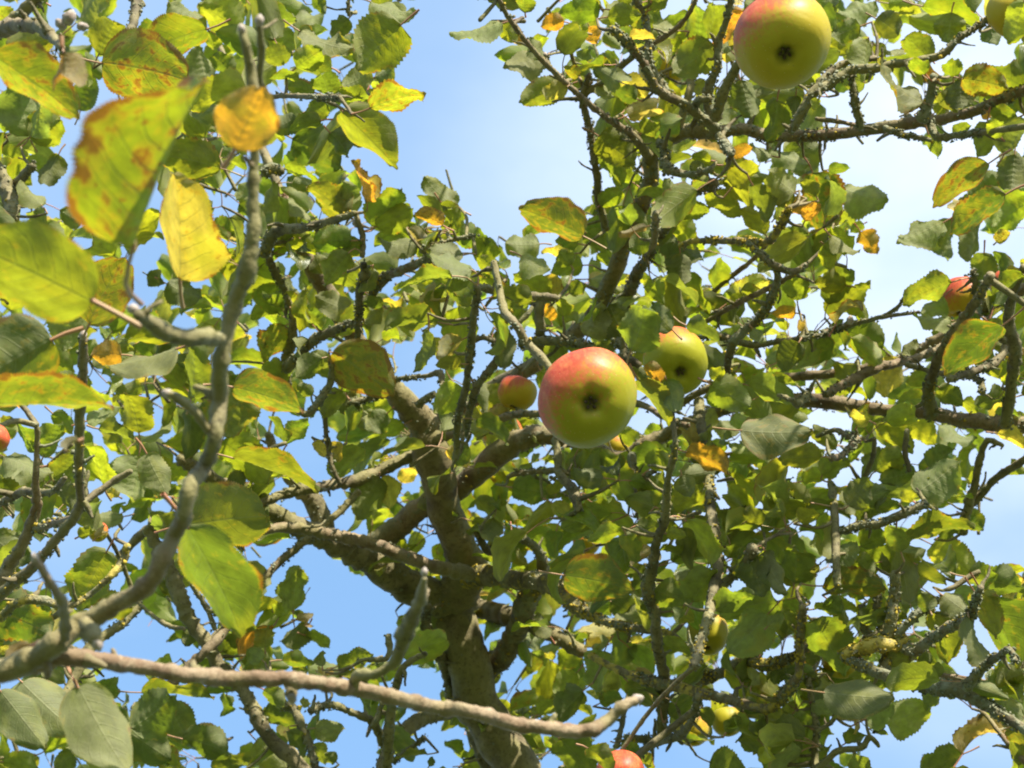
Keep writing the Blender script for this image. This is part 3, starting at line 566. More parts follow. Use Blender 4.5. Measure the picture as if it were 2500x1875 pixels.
# the leaves one can tell apart: crop, then base x y, tip x y, apparent width, kind  (same crop units)
# kinds: g green, l yellow-green, d dark green, p sunlit felty underside, y yellow, o orange spotted, m green going brown, k dry pinkish, b dead brown
LV = """
1 0 : 410 340 475 605 260 b; 1165 1810 1160 1110 470 y; 1520 970 1715 560 400 o; 660 410 1270 510 420 m; -40 360 540 730 300 l; 190 880 90 500 260 p; 190 890 430 770 220 l; 200 880 330 640 180 p; 40 330 360 230 200 m
1 0 : 500 140 720 -80 330 p; 640 350 760 110 220 g; 1340 190 870 320 170 l; 1550 200 1290 20 250 l; 1350 200 1400 320 200 l; 1340 190 1070 50 190 p; 880 290 1110 120 110 g; 1590 570 1200 640 160 l; 1430 1090 1000 960 250 l
1 0 : 1360 1500 1540 1470 180 g; 1610 1180 1540 1300 90 p; 1200 900 1340 650 200 d; 30 860 -30 700 80 l; 170 1040 350 1095 100 l; 380 1000 290 1220 150 d; 270 1330 120 1200 130 p; 1340 560 1260 300 200 p; 1500 480 1380 330 130 g
1 0 : 520 720 590 480 160 d; 60 170 -40 20 200 m; 300 20 180 -60 150 d; 700 300 820 180 120 d; 1320 1100 1180 1250 160 d; 1420 700 1230 760 130 d
2 0 : 20 170 280 50 120 g; 70 200 290 300 150 l; 230 130 460 120 150 p; 280 200 620 410 150 p; 940 160 640 420 330 l; 600 120 480 250 130 g; 50 380 240 330 110 g; 260 440 440 310 160 l; 490 440 340 380 100 d; 560 560 760 480 190 p; 770 500 920 420 130 p
2 0 : 740 700 1090 540 160 m; 540 640 770 620 110 l; 560 720 930 1070 260 l; 600 820 700 950 110 l; 240 900 570 1090 280 d; 420 780 210 830 110 l; 450 660 330 780 130 l; 380 600 200 540 110 g; 470 620 420 440 160 g; 280 510 90 470 60 l
2 0 : 740 10 1030 150 120 p; 380 -30 450 80 90 g; 720 1310 640 1030 100 o; 725 1310 800 1110 110 k; 600 1400 350 1170 220 m; 640 1390 560 1180 150 p; 775 1470 930 1200 190 g; 780 1470 1030 1340 170 l; 1050 1580 800 1610 150 p; 1300 1340 1065 1180 150 p
2 0 : 1200 1310 1330 1480 110 l; 1210 1460 1030 1350 90 o; 1000 1520 900 1440 90 g; 990 1480 1120 1570 90 k; 1290 1520 1520 1560 150 g; 1400 1640 1590 1600 160 l; 1340 1640 1100 1650 130 p; 620 1560 360 1560 170 g; 680 1560 530 1690 150 m
2 0 : 30 1380 150 1190 120 p; 230 1330 60 1480 200 d; 210 1280 370 1450 90 p; 180 1090 420 1140 90 l; 1600 150 1265 250 160 p; 560 330 700 250 150 g; 260 760 120 850 140 d; 900 250 950 360 90 m; 480 860 620 1010 170 d; 340 1260 200 1150 150 d
3 0 : 85 80 90 -60 120 l; -70 160 30 270 110 l; 230 350 -40 490 190 p; 200 370 100 250 150 p; 330 560 40 650 170 m; 360 560 200 630 120 y; 440 580 330 480 90 l; 430 500 340 420 80 m; 340 140 180 160 110 o; 570 60 300 70 150 g; 490 210 390 140 80 l; 500 170 550 280 110 o
3 0 : 620 110 840 90 130 g; 760 240 930 230 70 y; 1070 200 870 190 110 p; 1110 290 930 290 90 l; 1200 270 1230 -10 190 g; 1270 250 1370 -30 150 g; 1500 70 1280 280 140 o; 1310 290 1030 480 220 g; 490 490 470 310 120 p; 540 500 680 340 160 d; 560 540 660 650 120 p
3 0 : 720 510 890 610 110 y; 750 750 970 660 140 k; 810 640 670 570 110 g; 1190 610 1230 510 90 p; 1480 520 1540 780 200 d; 560 880 800 1050 200 l; 570 930 730 1190 190 g; 780 1180 630 1080 90 l; 840 860 960 770 130 g; 570 1330 720 1220 100 l; 460 1530 50 1330 220 g
3 0 : 250 1420 70 1530 120 g; 430 1580 270 1540 120 g; 750 1490 460 1450 150 g; 480 1510 610 1610 120 g; 380 1640 190 1610 80 y; 180 1580 -40 1600 160 p; 740 1390 630 1310 100 p; 900 1560 750 1600 150 g; 970 1500 1190 1720 220 d; 1050 1420 1190 1600 130 l
3 0 : 990 1330 890 1480 120 g; 1000 1430 1285 1290 130 g; 1260 1250 1480 1390 110 l; 1110 1290 970 1180 130 p; 1430 1210 1580 1030 150 l; 1370 1070 1540 1060 90 l; 1330 1250 1480 1380 110 m; 1640 1520 1480 1340 110 l; 1560 1200 1680 1400 120 g; 1430 1020 1550 930 80 o
3 0 : 1680 1010 1520 960 80 p; 1560 800 1659 650 130 g; 1290 1040 1160 1000 60 l; 1250 1130 1130 1080 110 g; 1280 1220 1180 1130 100 l; 760 900 690 820 90 d; 1150 130 1080 250 110 g; 900 60 1010 -30 130 g; 1420 700 1350 830 130 p; 1420 330 1330 230 120 p; 540 -20 440 70 130 l; 700 20 780 -60 120 g
4 0 : 200 -20 450 180 140 g; 700 10 450 130 180 p; 600 170 400 250 130 l; 400 280 520 350 80 l; 640 250 590 490 160 p; 700 120 860 220 200 d; 690 290 760 370 80 l; 760 330 900 345 60 p; 780 20 960 30 110 l; 850 80 1050 100 70 l; 960 30 1150 150 110 p; 1000 40 1380 100 120 l
4 0 : 1190 80 1170 290 180 g; 1060 390 880 200 170 l; 1000 660 640 470 200 p; 1020 480 920 350 100 l; 1200 500 1200 370 120 l; 1260 510 1545 560 190 m; 1659 560 1380 400 170 g; 1240 510 1260 720 210 d; 1080 730 1170 650 90 l; 1380 600 1480 650 70 o; 1440 710 1390 770 60 o
4 0 : 1440 720 1610 740 80 l; 1510 890 1440 770 100 l; 1420 790 1370 1020 150 l; 1210 880 1310 790 90 g; 1530 1000 1640 740 170 p; 1659 1080 1470 1045 160 d; 1659 10 1590 280 130 l; 1430 160 1470 300 170 d; 1040 870 1110 1020 90 g; 20 960 240 1120 110 p; 200 900 260 1150 270 d
4 0 : 170 1250 -20 1130 160 p; 170 1250 40 1320 120 g; 390 1100 530 1080 70 g; 290 1120 410 1500 210 g; 310 1270 220 1150 90 l; 490 1220 770 1320 230 p; 500 1360 610 1300 90 g; 240 1390 150 1280 140 o; 240 1430 330 1300 100 o; 600 1500 710 1640 130 o; 410 1530 580 1650 130 p; 40 1420 110 1340 90 p
4 0 : 1430 1060 1060 1330 190 m; 1530 1180 1240 1250 180 g; 1540 1260 1160 1500 170 g; 1720 1300 1430 1450 240 l; 1140 1440 840 1600 170 p; 1200 1420 1110 1680 130 d; 1370 1400 1240 1700 190 d; 1480 1570 1560 1490 80 y; 1600 1000 1580 1260 200 d; 1250 1300 1170 1400 90 k; 60 650 40 900 150 g; 180 620 160 820 120 d; 0 520 -60 640 120 p; 330 640 290 710 70 l; 620 1450 530 1500 70 g; 360 1580 440 1650 100 l
1 1 : 600 290 -250 -160 520 l; 340 540 -220 830 470 d; 580 440 810 0 320 l; 480 320 400 600 190 p; 210 660 500 730 200 l; 790 640 590 640 160 o; 300 700 160 880 160 d; -40 960 740 930 200 l; 900 1150 860 850 230 l; 880 900 730 910 70 y; 1150 600 700 750 140 p; 1240 920 1300 560 190 g
1 1 : 1450 1170 1600 800 320 p; 1400 1200 1060 1180 190 l; 1440 1200 1769 1420 250 l; 670 1480 590 1120 190 l; 640 1120 900 1150 130 g; 900 1290 820 1600 220 p; 950 1280 1080 1550 150 p; 20 1300 340 1440 160 p; 0 1310 160 1450 80 l; 230 1270 110 1050 130 g; 280 1300 380 1050 140 g
1 1 : 510 1200 370 1225 60 b; 340 1440 500 1270 140 g; 350 1460 480 1640 160 d; 800 1659 1000 1545 50 l; 560 1070 800 1010 110 p; 340 1020 480 1140 110 l; 1110 1460 1210 1330 110 l; 770 1560 680 1510 80 y; 950 120 1060 180 180 d; 1080 180 1300 300 180 d; 480 30 380 -20 200 p; 1480 1500 1600 1400 140 d
1 1 : 1000 640 880 560 110 g; 20 1100 90 1040 100 m; 1250 660 1130 760 120 d; 1380 1100 1240 960 150 d; 330 870 540 780 140 d
2 1 : -150 850 320 975 250 g; -150 1310 420 1480 150 l; 200 340 -20 190 180 g; 250 300 170 130 110 p; 240 340 460 450 150 g; 190 450 50 660 200 m; 620 360 375 270 140 p; 600 -20 440 190 180 m; 700 440 830 340 100 p; 820 330 690 270 70 g; 940 330 770 255 60 y; 1180 430 840 370 110 m
2 1 : 1080 340 1200 200 160 k; 1090 350 1380 390 110 p; 1400 90 1100 20 120 p; 1270 130 890 150 90 g; 1270 140 1380 320 160 g; 1560 110 1430 0 110 l; 1340 540 1150 650 130 k; 1120 480 1090 760 100 g; 1330 700 1160 690 80 l; 1560 480 1640 740 150 d; 500 620 895 885 330 m; 430 660 250 780 150 d
2 1 : 350 560 270 620 60 o; 300 640 420 680 50 p; 550 870 430 1030 140 l; 370 900 260 830 80 g; 190 1210 110 1020 100 g; 200 1220 330 1040 90 g; 850 1020 710 1130 140 d; 380 1200 450 1290 70 y; 480 1200 550 1310 90 y; 500 1440 680 1200 130 g; 800 1430 640 1700 220 d; 860 1420 880 1620 130 y
2 1 : 940 1470 1030 1360 100 y; 860 1300 800 1340 60 y; 1340 850 1160 1000 170 l; 1620 990 1450 840 180 l; 560 870 640 830 60 l; 560 880 650 1050 130 d; 930 1600 770 1680 150 g; 760 80 680 250 90 p; 1300 640 1370 720 80 l; 460 20 350 100 130 d; 1200 1150 1330 1080 110 d; 1300 1360 1370 1220 100 d; 960 1090 800 1160 110 l; 1180 1540 1060 1640 110 p
2 1 : 1640 1000 1500 1080 150 k; 1560 1130 1660 1040 120 g; 1680 860 1610 760 110 g; 1500 1060 1400 1150 100 p
3 1 : 240 260 10 100 130 l; 250 270 270 100 130 y; 60 0 230 130 160 p; 460 60 240 80 160 g; 500 150 740 140 100 p; 500 180 600 100 60 k; 370 240 470 170 100 g; 330 390 330 250 110 l; 490 520 600 300 170 p; 250 420 200 290 70 o; 740 540 620 300 200 d; 770 610 900 290 250 g
3 1 : 1040 480 880 300 140 d; 1090 -20 1100 190 200 d; 1000 330 1150 230 130 d; 1110 330 1380 400 160 g; 1130 450 1380 540 120 d; 1300 210 1370 0 140 l; 1420 290 1650 130 130 y; 860 260 1000 220 100 l; 960 820 870 680 70 o; 820 800 1040 1070 150 g; 1000 800 1080 1020 130 d; 1290 830 1540 960 190 g
3 1 : 1490 870 1640 700 150 l; 1290 800 1370 720 90 l; 1480 1130 1950 1160 250 d; 1190 1130 1330 1000 130 p; 1300 1080 1470 1150 110 p; 1160 1240 1110 1040 80 k; 1170 1240 1300 1140 80 p; 1130 1270 1430 1355 110 o; 170 1130 -10 1080 90 l; 870 1180 970 1080 90 g; 400 1390 290 1290 90 p; 410 1370 490 1210 80 k
3 1 : 470 1450 600 1240 100 p; 520 1400 690 1520 130 p; 890 1380 1040 1260 140 g; 0 1500 290 1540 180 d; 230 1540 330 1450 80 m; 1020 1650 1250 1480 200 l; 830 1510 910 1620 60 l; 930 1620 1030 1480 110 g; 1590 1400 1380 1560 230 g; 260 1600 390 1700 90 y; 1560 1320 1640 1180 80 p; 640 640 560 540 110 g; 1500 240 1400 420 100 g
3 1 : 700 1130 830 1230 110 l; 560 1240 640 1380 120 d; 1100 1420 1150 1560 120 d; 1200 1440 1260 1560 110 l; 1420 1040 1560 1110 90 p; 1560 470 1640 560 90 p; 380 60 300 -40 150 l; 560 -20 640 60 110 l; 860 420 800 520 90 g; 300 640 360 560 90 g
4 1 : 360 -40 400 90 110 l; 500 190 290 150 150 m; 400 400 650 140 200 g; 440 440 540 240 80 k; 530 310 640 410 110 l; 740 600 460 440 210 g; 190 290 180 100 170 g; 180 370 20 360 90 o; 200 490 230 400 60 k; 310 600 400 520 100 l; 200 560 80 740 170 g; 0 700 70 620 80 p; 400 640 490 440 110 g
4 1 : 1190 170 860 290 160 m; 1140 260 1000 390 150 p; 1190 420 930 430 110 p; 870 640 810 500 60 p; 870 640 970 545 60 p; 850 660 730 890 230 y; 1520 450 1130 740 250 g; 1040 800 880 800 100 l; 1110 850 1260 960 120 g; 1560 920 1330 940 110 d; 1260 940 1400 1030 90 l; 580 1100 620 990 180 y
4 1 : 700 1090 950 1235 100 l; 900 1060 1080 1210 180 l; 1100 1090 1310 1250 90 p; 1040 1370 1200 1240 160 d; 960 1540 1260 1350 220 p; 660 1410 700 1240 100 p; 700 1390 890 1260 170 g; 960 1400 710 1440 150 g; 600 1200 520 1250 70 l; 350 1300 60 1300 140 l; 220 1460 400 1400 120 l; 350 1420 520 1290 150 g
4 1 : 280 1600 -20 1560 200 l; 520 1620 670 1440 150 p; 460 1600 790 1540 170 d; 690 1640 860 1600 110 g; 870 1590 960 1520 90 m; 1480 1150 1680 1200 60 y; 1400 -20 1380 190 150 g; 1659 120 1450 240 110 l; 1540 130 1640 60 60 y; 1540 230 1659 200 100 d; 1420 420 1530 520 110 g; 1380 340 1500 320 90 y; 60 960 -10 920 90 p; 100 960 240 1080 90 d; 0 1230 100 1270 100 p; 1100 560 1200 420 130 d; 1330 640 1480 700 110 g
1 2 : -60 150 200 340 200 d; -60 640 370 760 310 g; 690 260 500 600 240 g; 600 620 870 600 190 l; 800 30 600 60 80 p; 620 170 700 90 80 k; 510 160 610 100 80 l; 1130 330 1340 410 170 p; 1210 80 1770 -20 410 g; 1215 95 1600 760 420 g; 0 920 90 870 60 y; 200 870 20 930 60 b
1 2 : 500 1130 780 1720 300 p; 760 1200 640 1080 130 g; 140 1100 490 1440 260 p; 0 1160 290 1540 220 d; 290 1550 470 1440 100 l; 480 1440 700 1680 180 l; 920 1170 1390 1170 120 g; 850 1400 1160 1190 270 d; 1090 1240 1230 1500 210 d; 1180 1470 1510 1540 190 d; 800 1400 1100 1600 240 d; 790 1620 1100 1600 140 g
1 2 : 1470 1190 1450 1320 110 g; 1390 1420 1290 1370 60 k; 1440 900 1640 790 150 g; 1480 720 1650 760 90 l; 1240 770 1200 870 90 d; 1590 1000 1659 900 80 g; 1380 1670 1659 1560 150 g; 20 1620 260 1640 130 g; 700 1400 620 1540 160 d; 300 1340 180 1280 110 k; 480 1560 360 1659 120 d; 620 1300 720 1420 160 p; 1000 1560 1180 1659 150 m
2 2 : 240 640 255 340 160 p; 150 680 240 530 110 l; 60 880 60 730 130 p; 330 740 180 860 150 d; 260 700 390 690 90 k; 320 800 490 855 80 l; 170 960 380 970 110 g; 430 1000 420 900 90 p; 440 1060 390 1000 50 k; 450 1060 510 1000 50 k; 530 1000 760 910 110 g; 380 1400 575 1430 120 p; 50 1150 200 1240 110 g; 50 1290 330 1380 170 d
2 2 : 210 1420 330 1560 120 g; 370 1500 460 1620 110 g; 860 -20 710 140 120 g; 1060 130 1000 280 100 l; 1110 1570 890 1590 50 g; 1340 1600 1240 1460 80 g; 1350 1640 1570 1590 150 g; 1300 1350 1400 1400 70 l; 1640 80 1600 340 140 g; 1400 60 1560 120 70 l; 20 1040 60 900 110 p; 1120 1650 1150 1580 50 d; 0 1480 180 1659 150 p; 250 980 330 1050 80 g; 1620 980 1650 900 70 g
2 2 : 300 1000 240 1070 80 g; 340 1260 300 1200 70 p; 520 1620 450 1560 80 d; 100 1340 60 1260 90 d; 40 960 -60 900 120 p
3 2 : 60 120 320 260 170 g; 620 70 270 180 140 l; 720 120 490 180 110 l; 740 150 810 320 120 l; 340 410 790 480 300 g; 640 580 850 680 170 d; 660 700 870 710 100 p; 370 830 700 780 80 g; 770 840 870 830 60 y; 600 900 500 1170 310 p; 430 880 310 1020 140 l; 420 1040 270 1180 140 l; 760 880 920 1050 150 g
3 2 : 460 1160 260 1340 200 d; 250 810 150 660 100 p; 0 860 110 870 80 p; 1130 60 1360 300 90 l; 1210 70 1390 250 110 p; 1000 140 1130 150 80 l; 780 360 920 200 90 k; 920 500 1150 580 180 g; 1170 580 1310 350 220 g; 1060 440 1190 410 90 p; 1500 260 1640 540 250 d; 1320 640 1560 480 170 g; 1659 660 1400 930 220 p
3 2 : 1620 870 1450 1160 140 d; 960 860 1160 900 120 g; 1560 1080 1659 1230 100 k; 1490 1430 1659 1560 190 g; 1280 1620 1540 1700 220 d; 1040 1490 1310 1460 90 g; 490 1530 660 1640 140 g; 310 1470 520 1680 230 g; 0 1430 100 1640 140 d; 700 1510 860 1580 80 d; 800 1560 920 1659 110 m; 170 1310 280 1210 110 l; 570 1240 720 1170 110 g; 750 1100 910 1240 150 g
3 2 : 1390 1430 1480 1320 100 g; 500 620 420 520 120 d; 1060 650 1180 700 110 l; 1400 300 1480 200 120 g; 1340 80 1460 0 130 g; 950 -20 1060 40 130 l; 1520 60 1640 -20 130 g; 380 0 460 -60 140 l; 1110 620 1060 720 100 d; 1500 1230 1600 1300 110 d; 180 950 100 1040 90 m; 260 960 230 890 60 y; 1230 1270 1290 1380 90 l
4 2 : 350 480 760 465 170 g; 170 460 200 200 250 g; -20 250 80 540 180 d; 290 700 500 1000 250 l; 300 630 585 600 80 l; 150 690 310 680 60 l; 190 640 100 550 80 l; 0 740 90 650 90 p; 860 260 790 60 140 g; 600 220 780 120 170 g; 910 190 1310 10 170 g; 1110 160 1240 90 120 g; 1270 20 1410 100 150 d
4 2 : 1060 210 1340 360 190 m; 930 370 1160 460 120 d; 1290 420 1659 460 170 d; 1400 540 1640 960 260 g; 1130 540 1310 680 150 p; 1340 520 1500 770 160 m; 1300 680 1360 1030 130 d; 1080 650 1180 960 170 m; 960 500 870 620 110 p; 770 940 930 960 120 l; 970 960 1090 970 140 g; 1110 1160 1020 1280 130 g; 360 1170 820 1230 220 d
4 2 : 760 1370 1040 1280 190 p; 620 1350 820 1270 140 p; 570 1340 400 1300 80 l; 280 1240 470 1290 90 p; 500 1500 640 1430 150 g; 700 1430 780 1430 40 l; 590 1740 610 1560 140 g; 1260 1570 970 1680 170 g; 1260 1570 1430 1290 150 k; 1659 1050 1460 1110 150 l; 1659 1330 1440 1190 160 p; 1490 1090 1640 1030 110 p; 270 1400 150 1300 120 g
4 2 : 30 1460 260 1390 150 l; 210 1640 390 1480 180 g; 110 1590 220 1500 110 p; 600 700 700 640 100 d; 100 1000 20 1100 130 g; 240 960 340 940 110 g; 1050 640 1000 520 120 d; 560 300 680 400 170 g; 440 320 580 200 120 p; 1560 1400 1659 1500 100 m; 240 1060 340 1120 100 d; 940 330 850 280 90 l; 640 1180 560 1280 110 g; 60 20 -40 120 150 g; 200 60 330 -10 140 l; 580 60 720 -20 150 g; 380 560 480 640 120 g; 620 560 520 480 120 g
"""

# ---------------------------------------------------------------- ground and the tree's base
def grid_ground():
    mb = MB(); n = 60; V = []; F = []
    for i in range(n + 1):
        for j in range(n + 1):
            a = (i / n * 2 - 1); b = (j / n * 2 - 1)
            x = math.copysign(abs(a) ** 3, a) * 900; y = math.copysign(abs(b) ** 3, b) * 900
            d = math.hypot(x, y)
            V.append((x, y, noise.noise(Vector((x, y, 0)) * .15) * .12 * min(1, d / 3)))
    for i in range(n):
        for j in range(n):
            k = i * (n + 1) + j; F.append((k, k + n + 1, k + n + 2, k + 1))
    mb.add(V, F)
    o = mb.build('ground', GRASS); o['kind'] = 'structure'; return o
grid_ground()

BASE = Vector((.62, 2.75, 0.0))
tree = bpy.data.objects.new('apple_tree', None); C.objects.link(tree); tree.location = BASE
tree.empty_display_size = .3
tag(tree, 'old lichen-covered apple tree with knobbly branches and yellowing green leaves against blue sky', 'tree')

# ---------------------------------------------------------------- open-sky mask of the crown (where no filler twig or leaf grows)
GS = 6; GX0, GY0, GX1, GY1 = -600, -600, 3100, 2500
GW, GH = (GX1 - GX0) // GS, (GY1 - GY0) // GS
mask = [bytearray(GW) for _ in range(GH)]
def fill_poly(grid, P, val=1):
    ys = [p[1] for p in P]
    for gy in range(max(0, int((min(ys) - GY0) / GS)), min(GH - 1, int((max(ys) - GY0) / GS)) + 1):
        y = GY0 + (gy + .5) * GS; xs = []
        for i in range(len(P)):
            (x1, y1), (x2, y2) = P[i], P[(i + 1) % len(P)]
            if (y1 > y) != (y2 > y): xs.append(x1 + (y - y1) * (x2 - x1) / (y2 - y1))
        xs.sort()
        for a, b in zip(xs[::2], xs[1::2]):
            for gx in range(max(0, int((a - GX0) / GS + .5)), min(GW - 1, int((b - GX0) / GS - .5)) + 1): grid[gy][gx] = val
def crop(cx, cy, x, y):
    k = 625 / 1659; return 625 * (cx - 1) + x * k, 625 * cy + y * k
for ln in SKY.strip().splitlines():
    h, p = ln.split(':'); cx, cy = map(int, h.split()); q = list(map(float, p.split()))
    fill_poly(mask, [crop(cx, cy, q[i], q[i + 1]) for i in range(0, len(q) - 1, 2)])
def is_sky(x, y):
    gx, gy = int((x - GX0) / GS), int((y - GY0) / GS)
    return 0 <= gx < GW and 0 <= gy < GH and mask[gy][gx]
cover = [bytearray(GW) for _ in range(GH)]

# ---------------------------------------------------------------- branches
samples = []      # (px, py, depth, world, radius_m, tangent, style)
allpts = []
def add_branch(name, pts, col, step=None, seg=None, knob=.35, rough=.16, label=None, nodes=False):
    """pts: [(Vector, radius)]"""
    r = sum(p[1] for p in pts) / len(pts)
    cm = catmull(pts, step or max(.005, r * .9))
    if nodes:
        acc = 0; nxt = ru(.01, .02); out_ = [cm[0]]
        for k in range(1, len(cm)):
            acc += (cm[k][0] - cm[k - 1][0]).length
            f = 1 + .20 * math.exp(-((acc - nxt) / .0028) ** 2)
            if acc > nxt + .007: nxt = acc + ru(.010, .024)
            out_.append((cm[k][0] + Vector((ru(-1, 1), ru(-1, 1), ru(-1, 1))) * cm[k][1] * .06, cm[k][1] * f))
        cm = out_
    allpts.extend(q for q in cm[::3])
    mb = MB(); tube(mb, cm, seg or (16 if r > .012 else 11 if r > .006 else 8), col, rough, knob, 1., wob=.25)
    o = mb.build(name, BARK, tree, loc=pts[0][0] - BASE, origin=pts[0][0])
    if label: o['label'] = label
    return cm
bcount = 0
spur_seeds = []
for ln in BR.strip().splitlines():
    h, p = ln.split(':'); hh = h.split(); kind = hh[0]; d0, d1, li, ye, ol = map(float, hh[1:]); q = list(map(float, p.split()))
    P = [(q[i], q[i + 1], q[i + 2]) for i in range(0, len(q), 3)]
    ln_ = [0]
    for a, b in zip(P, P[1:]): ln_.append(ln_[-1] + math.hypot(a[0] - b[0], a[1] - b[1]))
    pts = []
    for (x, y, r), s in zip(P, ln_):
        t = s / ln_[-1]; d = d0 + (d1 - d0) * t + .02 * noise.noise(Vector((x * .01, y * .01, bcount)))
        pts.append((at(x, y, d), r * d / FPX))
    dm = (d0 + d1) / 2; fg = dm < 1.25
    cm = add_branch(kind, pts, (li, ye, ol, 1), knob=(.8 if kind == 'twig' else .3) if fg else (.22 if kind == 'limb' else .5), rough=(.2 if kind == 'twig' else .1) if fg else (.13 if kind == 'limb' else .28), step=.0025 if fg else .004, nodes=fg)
    for i, (c, r) in enumerate(cm):
        pj = proj(c)
        if pj:
            t = (cm[min(i + 1, len(cm) - 1)][0] - cm[max(i - 1, 0)][0])
            if t.length > 1e-6: samples.append((pj[0], pj[1], pj[2], c, r, t.normalized(), (li, ye, ol), kind))
    bcount += 1

# the trunk from the bottom of the view down to the grass, and the big limbs that leave the frame
def P3(*a): return Vector(a)
b0 = at(1440, 2300, 3.02)
add_branch('trunk', [(b0 + (at(1350, 2050, 3.02) - b0) * .3, .043), (b0, .046), (P3(.42, 2.45, 2.6), .062), (P3(.55, 2.62, 2.0), .085), (P3(.6, 2.72, 1.2), .105), (P3(.62, 2.75, .5), .12), (P3(.62, 2.75, .12), .15), (P3(.62, 2.75, -.15), .21)], (.5, .1, .9, 1), step=.03, seg=28, knob=.3)
e = at(-420, 1760, 1.0)
add_branch('limb', [(P3(.58, 2.7, 1.75), .06), (P3(.2, 2.3, 1.85), .05), (P3(-.3, 1.6, 1.8), .036), (P3(-.55, .95, 1.9), .024), (e + P3(-.12, .05, -.1), .013), (e, .0092)], (.3, .1, .7, 1), step=.02, seg=16)
e = at(2620, 185, 2.25)
add_branch('limb', [(e, .0075), (at(2950, 150, 2.3), .011), (at(3300, 500, 2.5), .016), (at(3300, 1300, 2.8), .022), (at(2500, 2500, 3.0), .03), (P3(.56, 2.64, 2.1), .045)], (.5, .1, .8, 1), step=.02, seg=14)
e = at(2640, 1050, 2.5)
add_branch('branch', [(e, .0125), (at(2800, 1080, 2.5), .013), (at(3050, 900, 2.5), .010), (at(3250, 600, 2.45), .012)], (.5, .1, .8, 1), step=.02, seg=12)
e = at(2600, 1860, 2.0)
add_branch('branch', [(e, .0056), (at(2750, 2050, 2.1), .008), (at(2900, 2200, 2.5), .014), (at(2700, 2420, 2.9), .02)], (.9, .2, .9, 1), step=.02, seg=12)
e = at(-60, 100, 1.5)
add_branch('branch', [(e, .0064), (at(-400, 200, 1.6), .008), (at(-900, 900, 1.7), .012), (at(-1100, 1900, 1.9), .018), (P3(-.30, 1.6, 1.8), .026)], (.3, .1, .6, 1), step=.02, seg=12)
e = at(-60, 1520, 1.9)
add_branch('branch', [(e, .0073), (at(-300, 1700, 2.0), .009), (at(-500, 2200, 2.2), .014), (P3(-.12, 1.9, 1.85), .022)], (.4, .1, .6, 1), step=.02, seg=12)
e = at(790, 1950, 2.6)
add_branch('branch', [(e, .010), (at(900, 2200, 2.7), .014), (P3(.36, 2.38, 2.66), .024)], (.4, .1, .8, 1), step=.02, seg=12)
e = at(930, 1930, 2.6)
add_branch('branch', [(e, .008), (at(1020, 2080, 2.7), .011), (P3(.30, 2.30, 2.95), .016)], (.5, .1, .9, 1), step=.02, seg=12)

# sample grid for nearest lookups
from collections import defaultdict
sg = defaultdict(list)
for s_ in samples: sg[(int(s_[0] // 100), int(s_[1] // 100))].append(s_)
def nearest(px, py, rad=140, dmin=0, dmax=9):
    best = None; bd = rad
    gx, gy = int(px // 100), int(py // 100); k = int(rad // 100) + 1
    for i in range(gx - k, gx + k + 1):
        for j in range(gy - k, gy + k + 1):
            for s in sg.get((i, j), ()):
                if dmin <= s[2] <= dmax:
                    d = math.hypot(s[0] - px, s[1] - py)
                    if d < bd: bd = d; best = s
    return best, bd

twigs = MB(); lich = MB()
def stub(s, length, r0, end_dir=None, up_bias=.5, col=None):
    """short knobbly fruiting spur growing from a branch sample; returns its tip"""
    c, r, t = s[3], s[4], s[5]
    if end_dir is None:
        d = Vector((ru(-1, 1), ru(-1, 1), ru(-1, 1))); d = (d - t * d.dot(t)).normalized(); d = (d + Vector((0, 0, up_bias)) + t * ru(-.4, .4)).normalized()
    else: d = end_dir
    pts = []; p = c + d * r * .5; n = 4
    for i in range(n + 1):
        pts.append((p.copy(), r0 * (1.0 - .6 * i / n) * ru(.8, 1.25))); d = (d + Vector((ru(-1, 1), ru(-1, 1), ru(-.7, 1))) * .35).normalized(); p = p + d * length / n
    tube(twigs, catmull(pts, max(.003, r0)), 7, col or (.7, .15, .95, 1), .25, .6)
    return pts[-1][0], d

# knobbly stubs all along the old wood
for s in samples:
    li = s[6][0]
    if s[2] < 1.3: pr_ = .035
    else: pr_ = .05 if s[4] < .009 else .035
    if s[7] == 'limb' and s[4] > .012: pr_ = .012
    if rnd() < pr_:
        L_ = ru(.008, .03); r0 = min(s[4] * .7, ru(.0016, .0034))
        stub(s, L_ * (.45 if s[2] < 1.3 else 1), r0, col=(.3, 0, .6, 1) if s[2] < 1.3 else None)

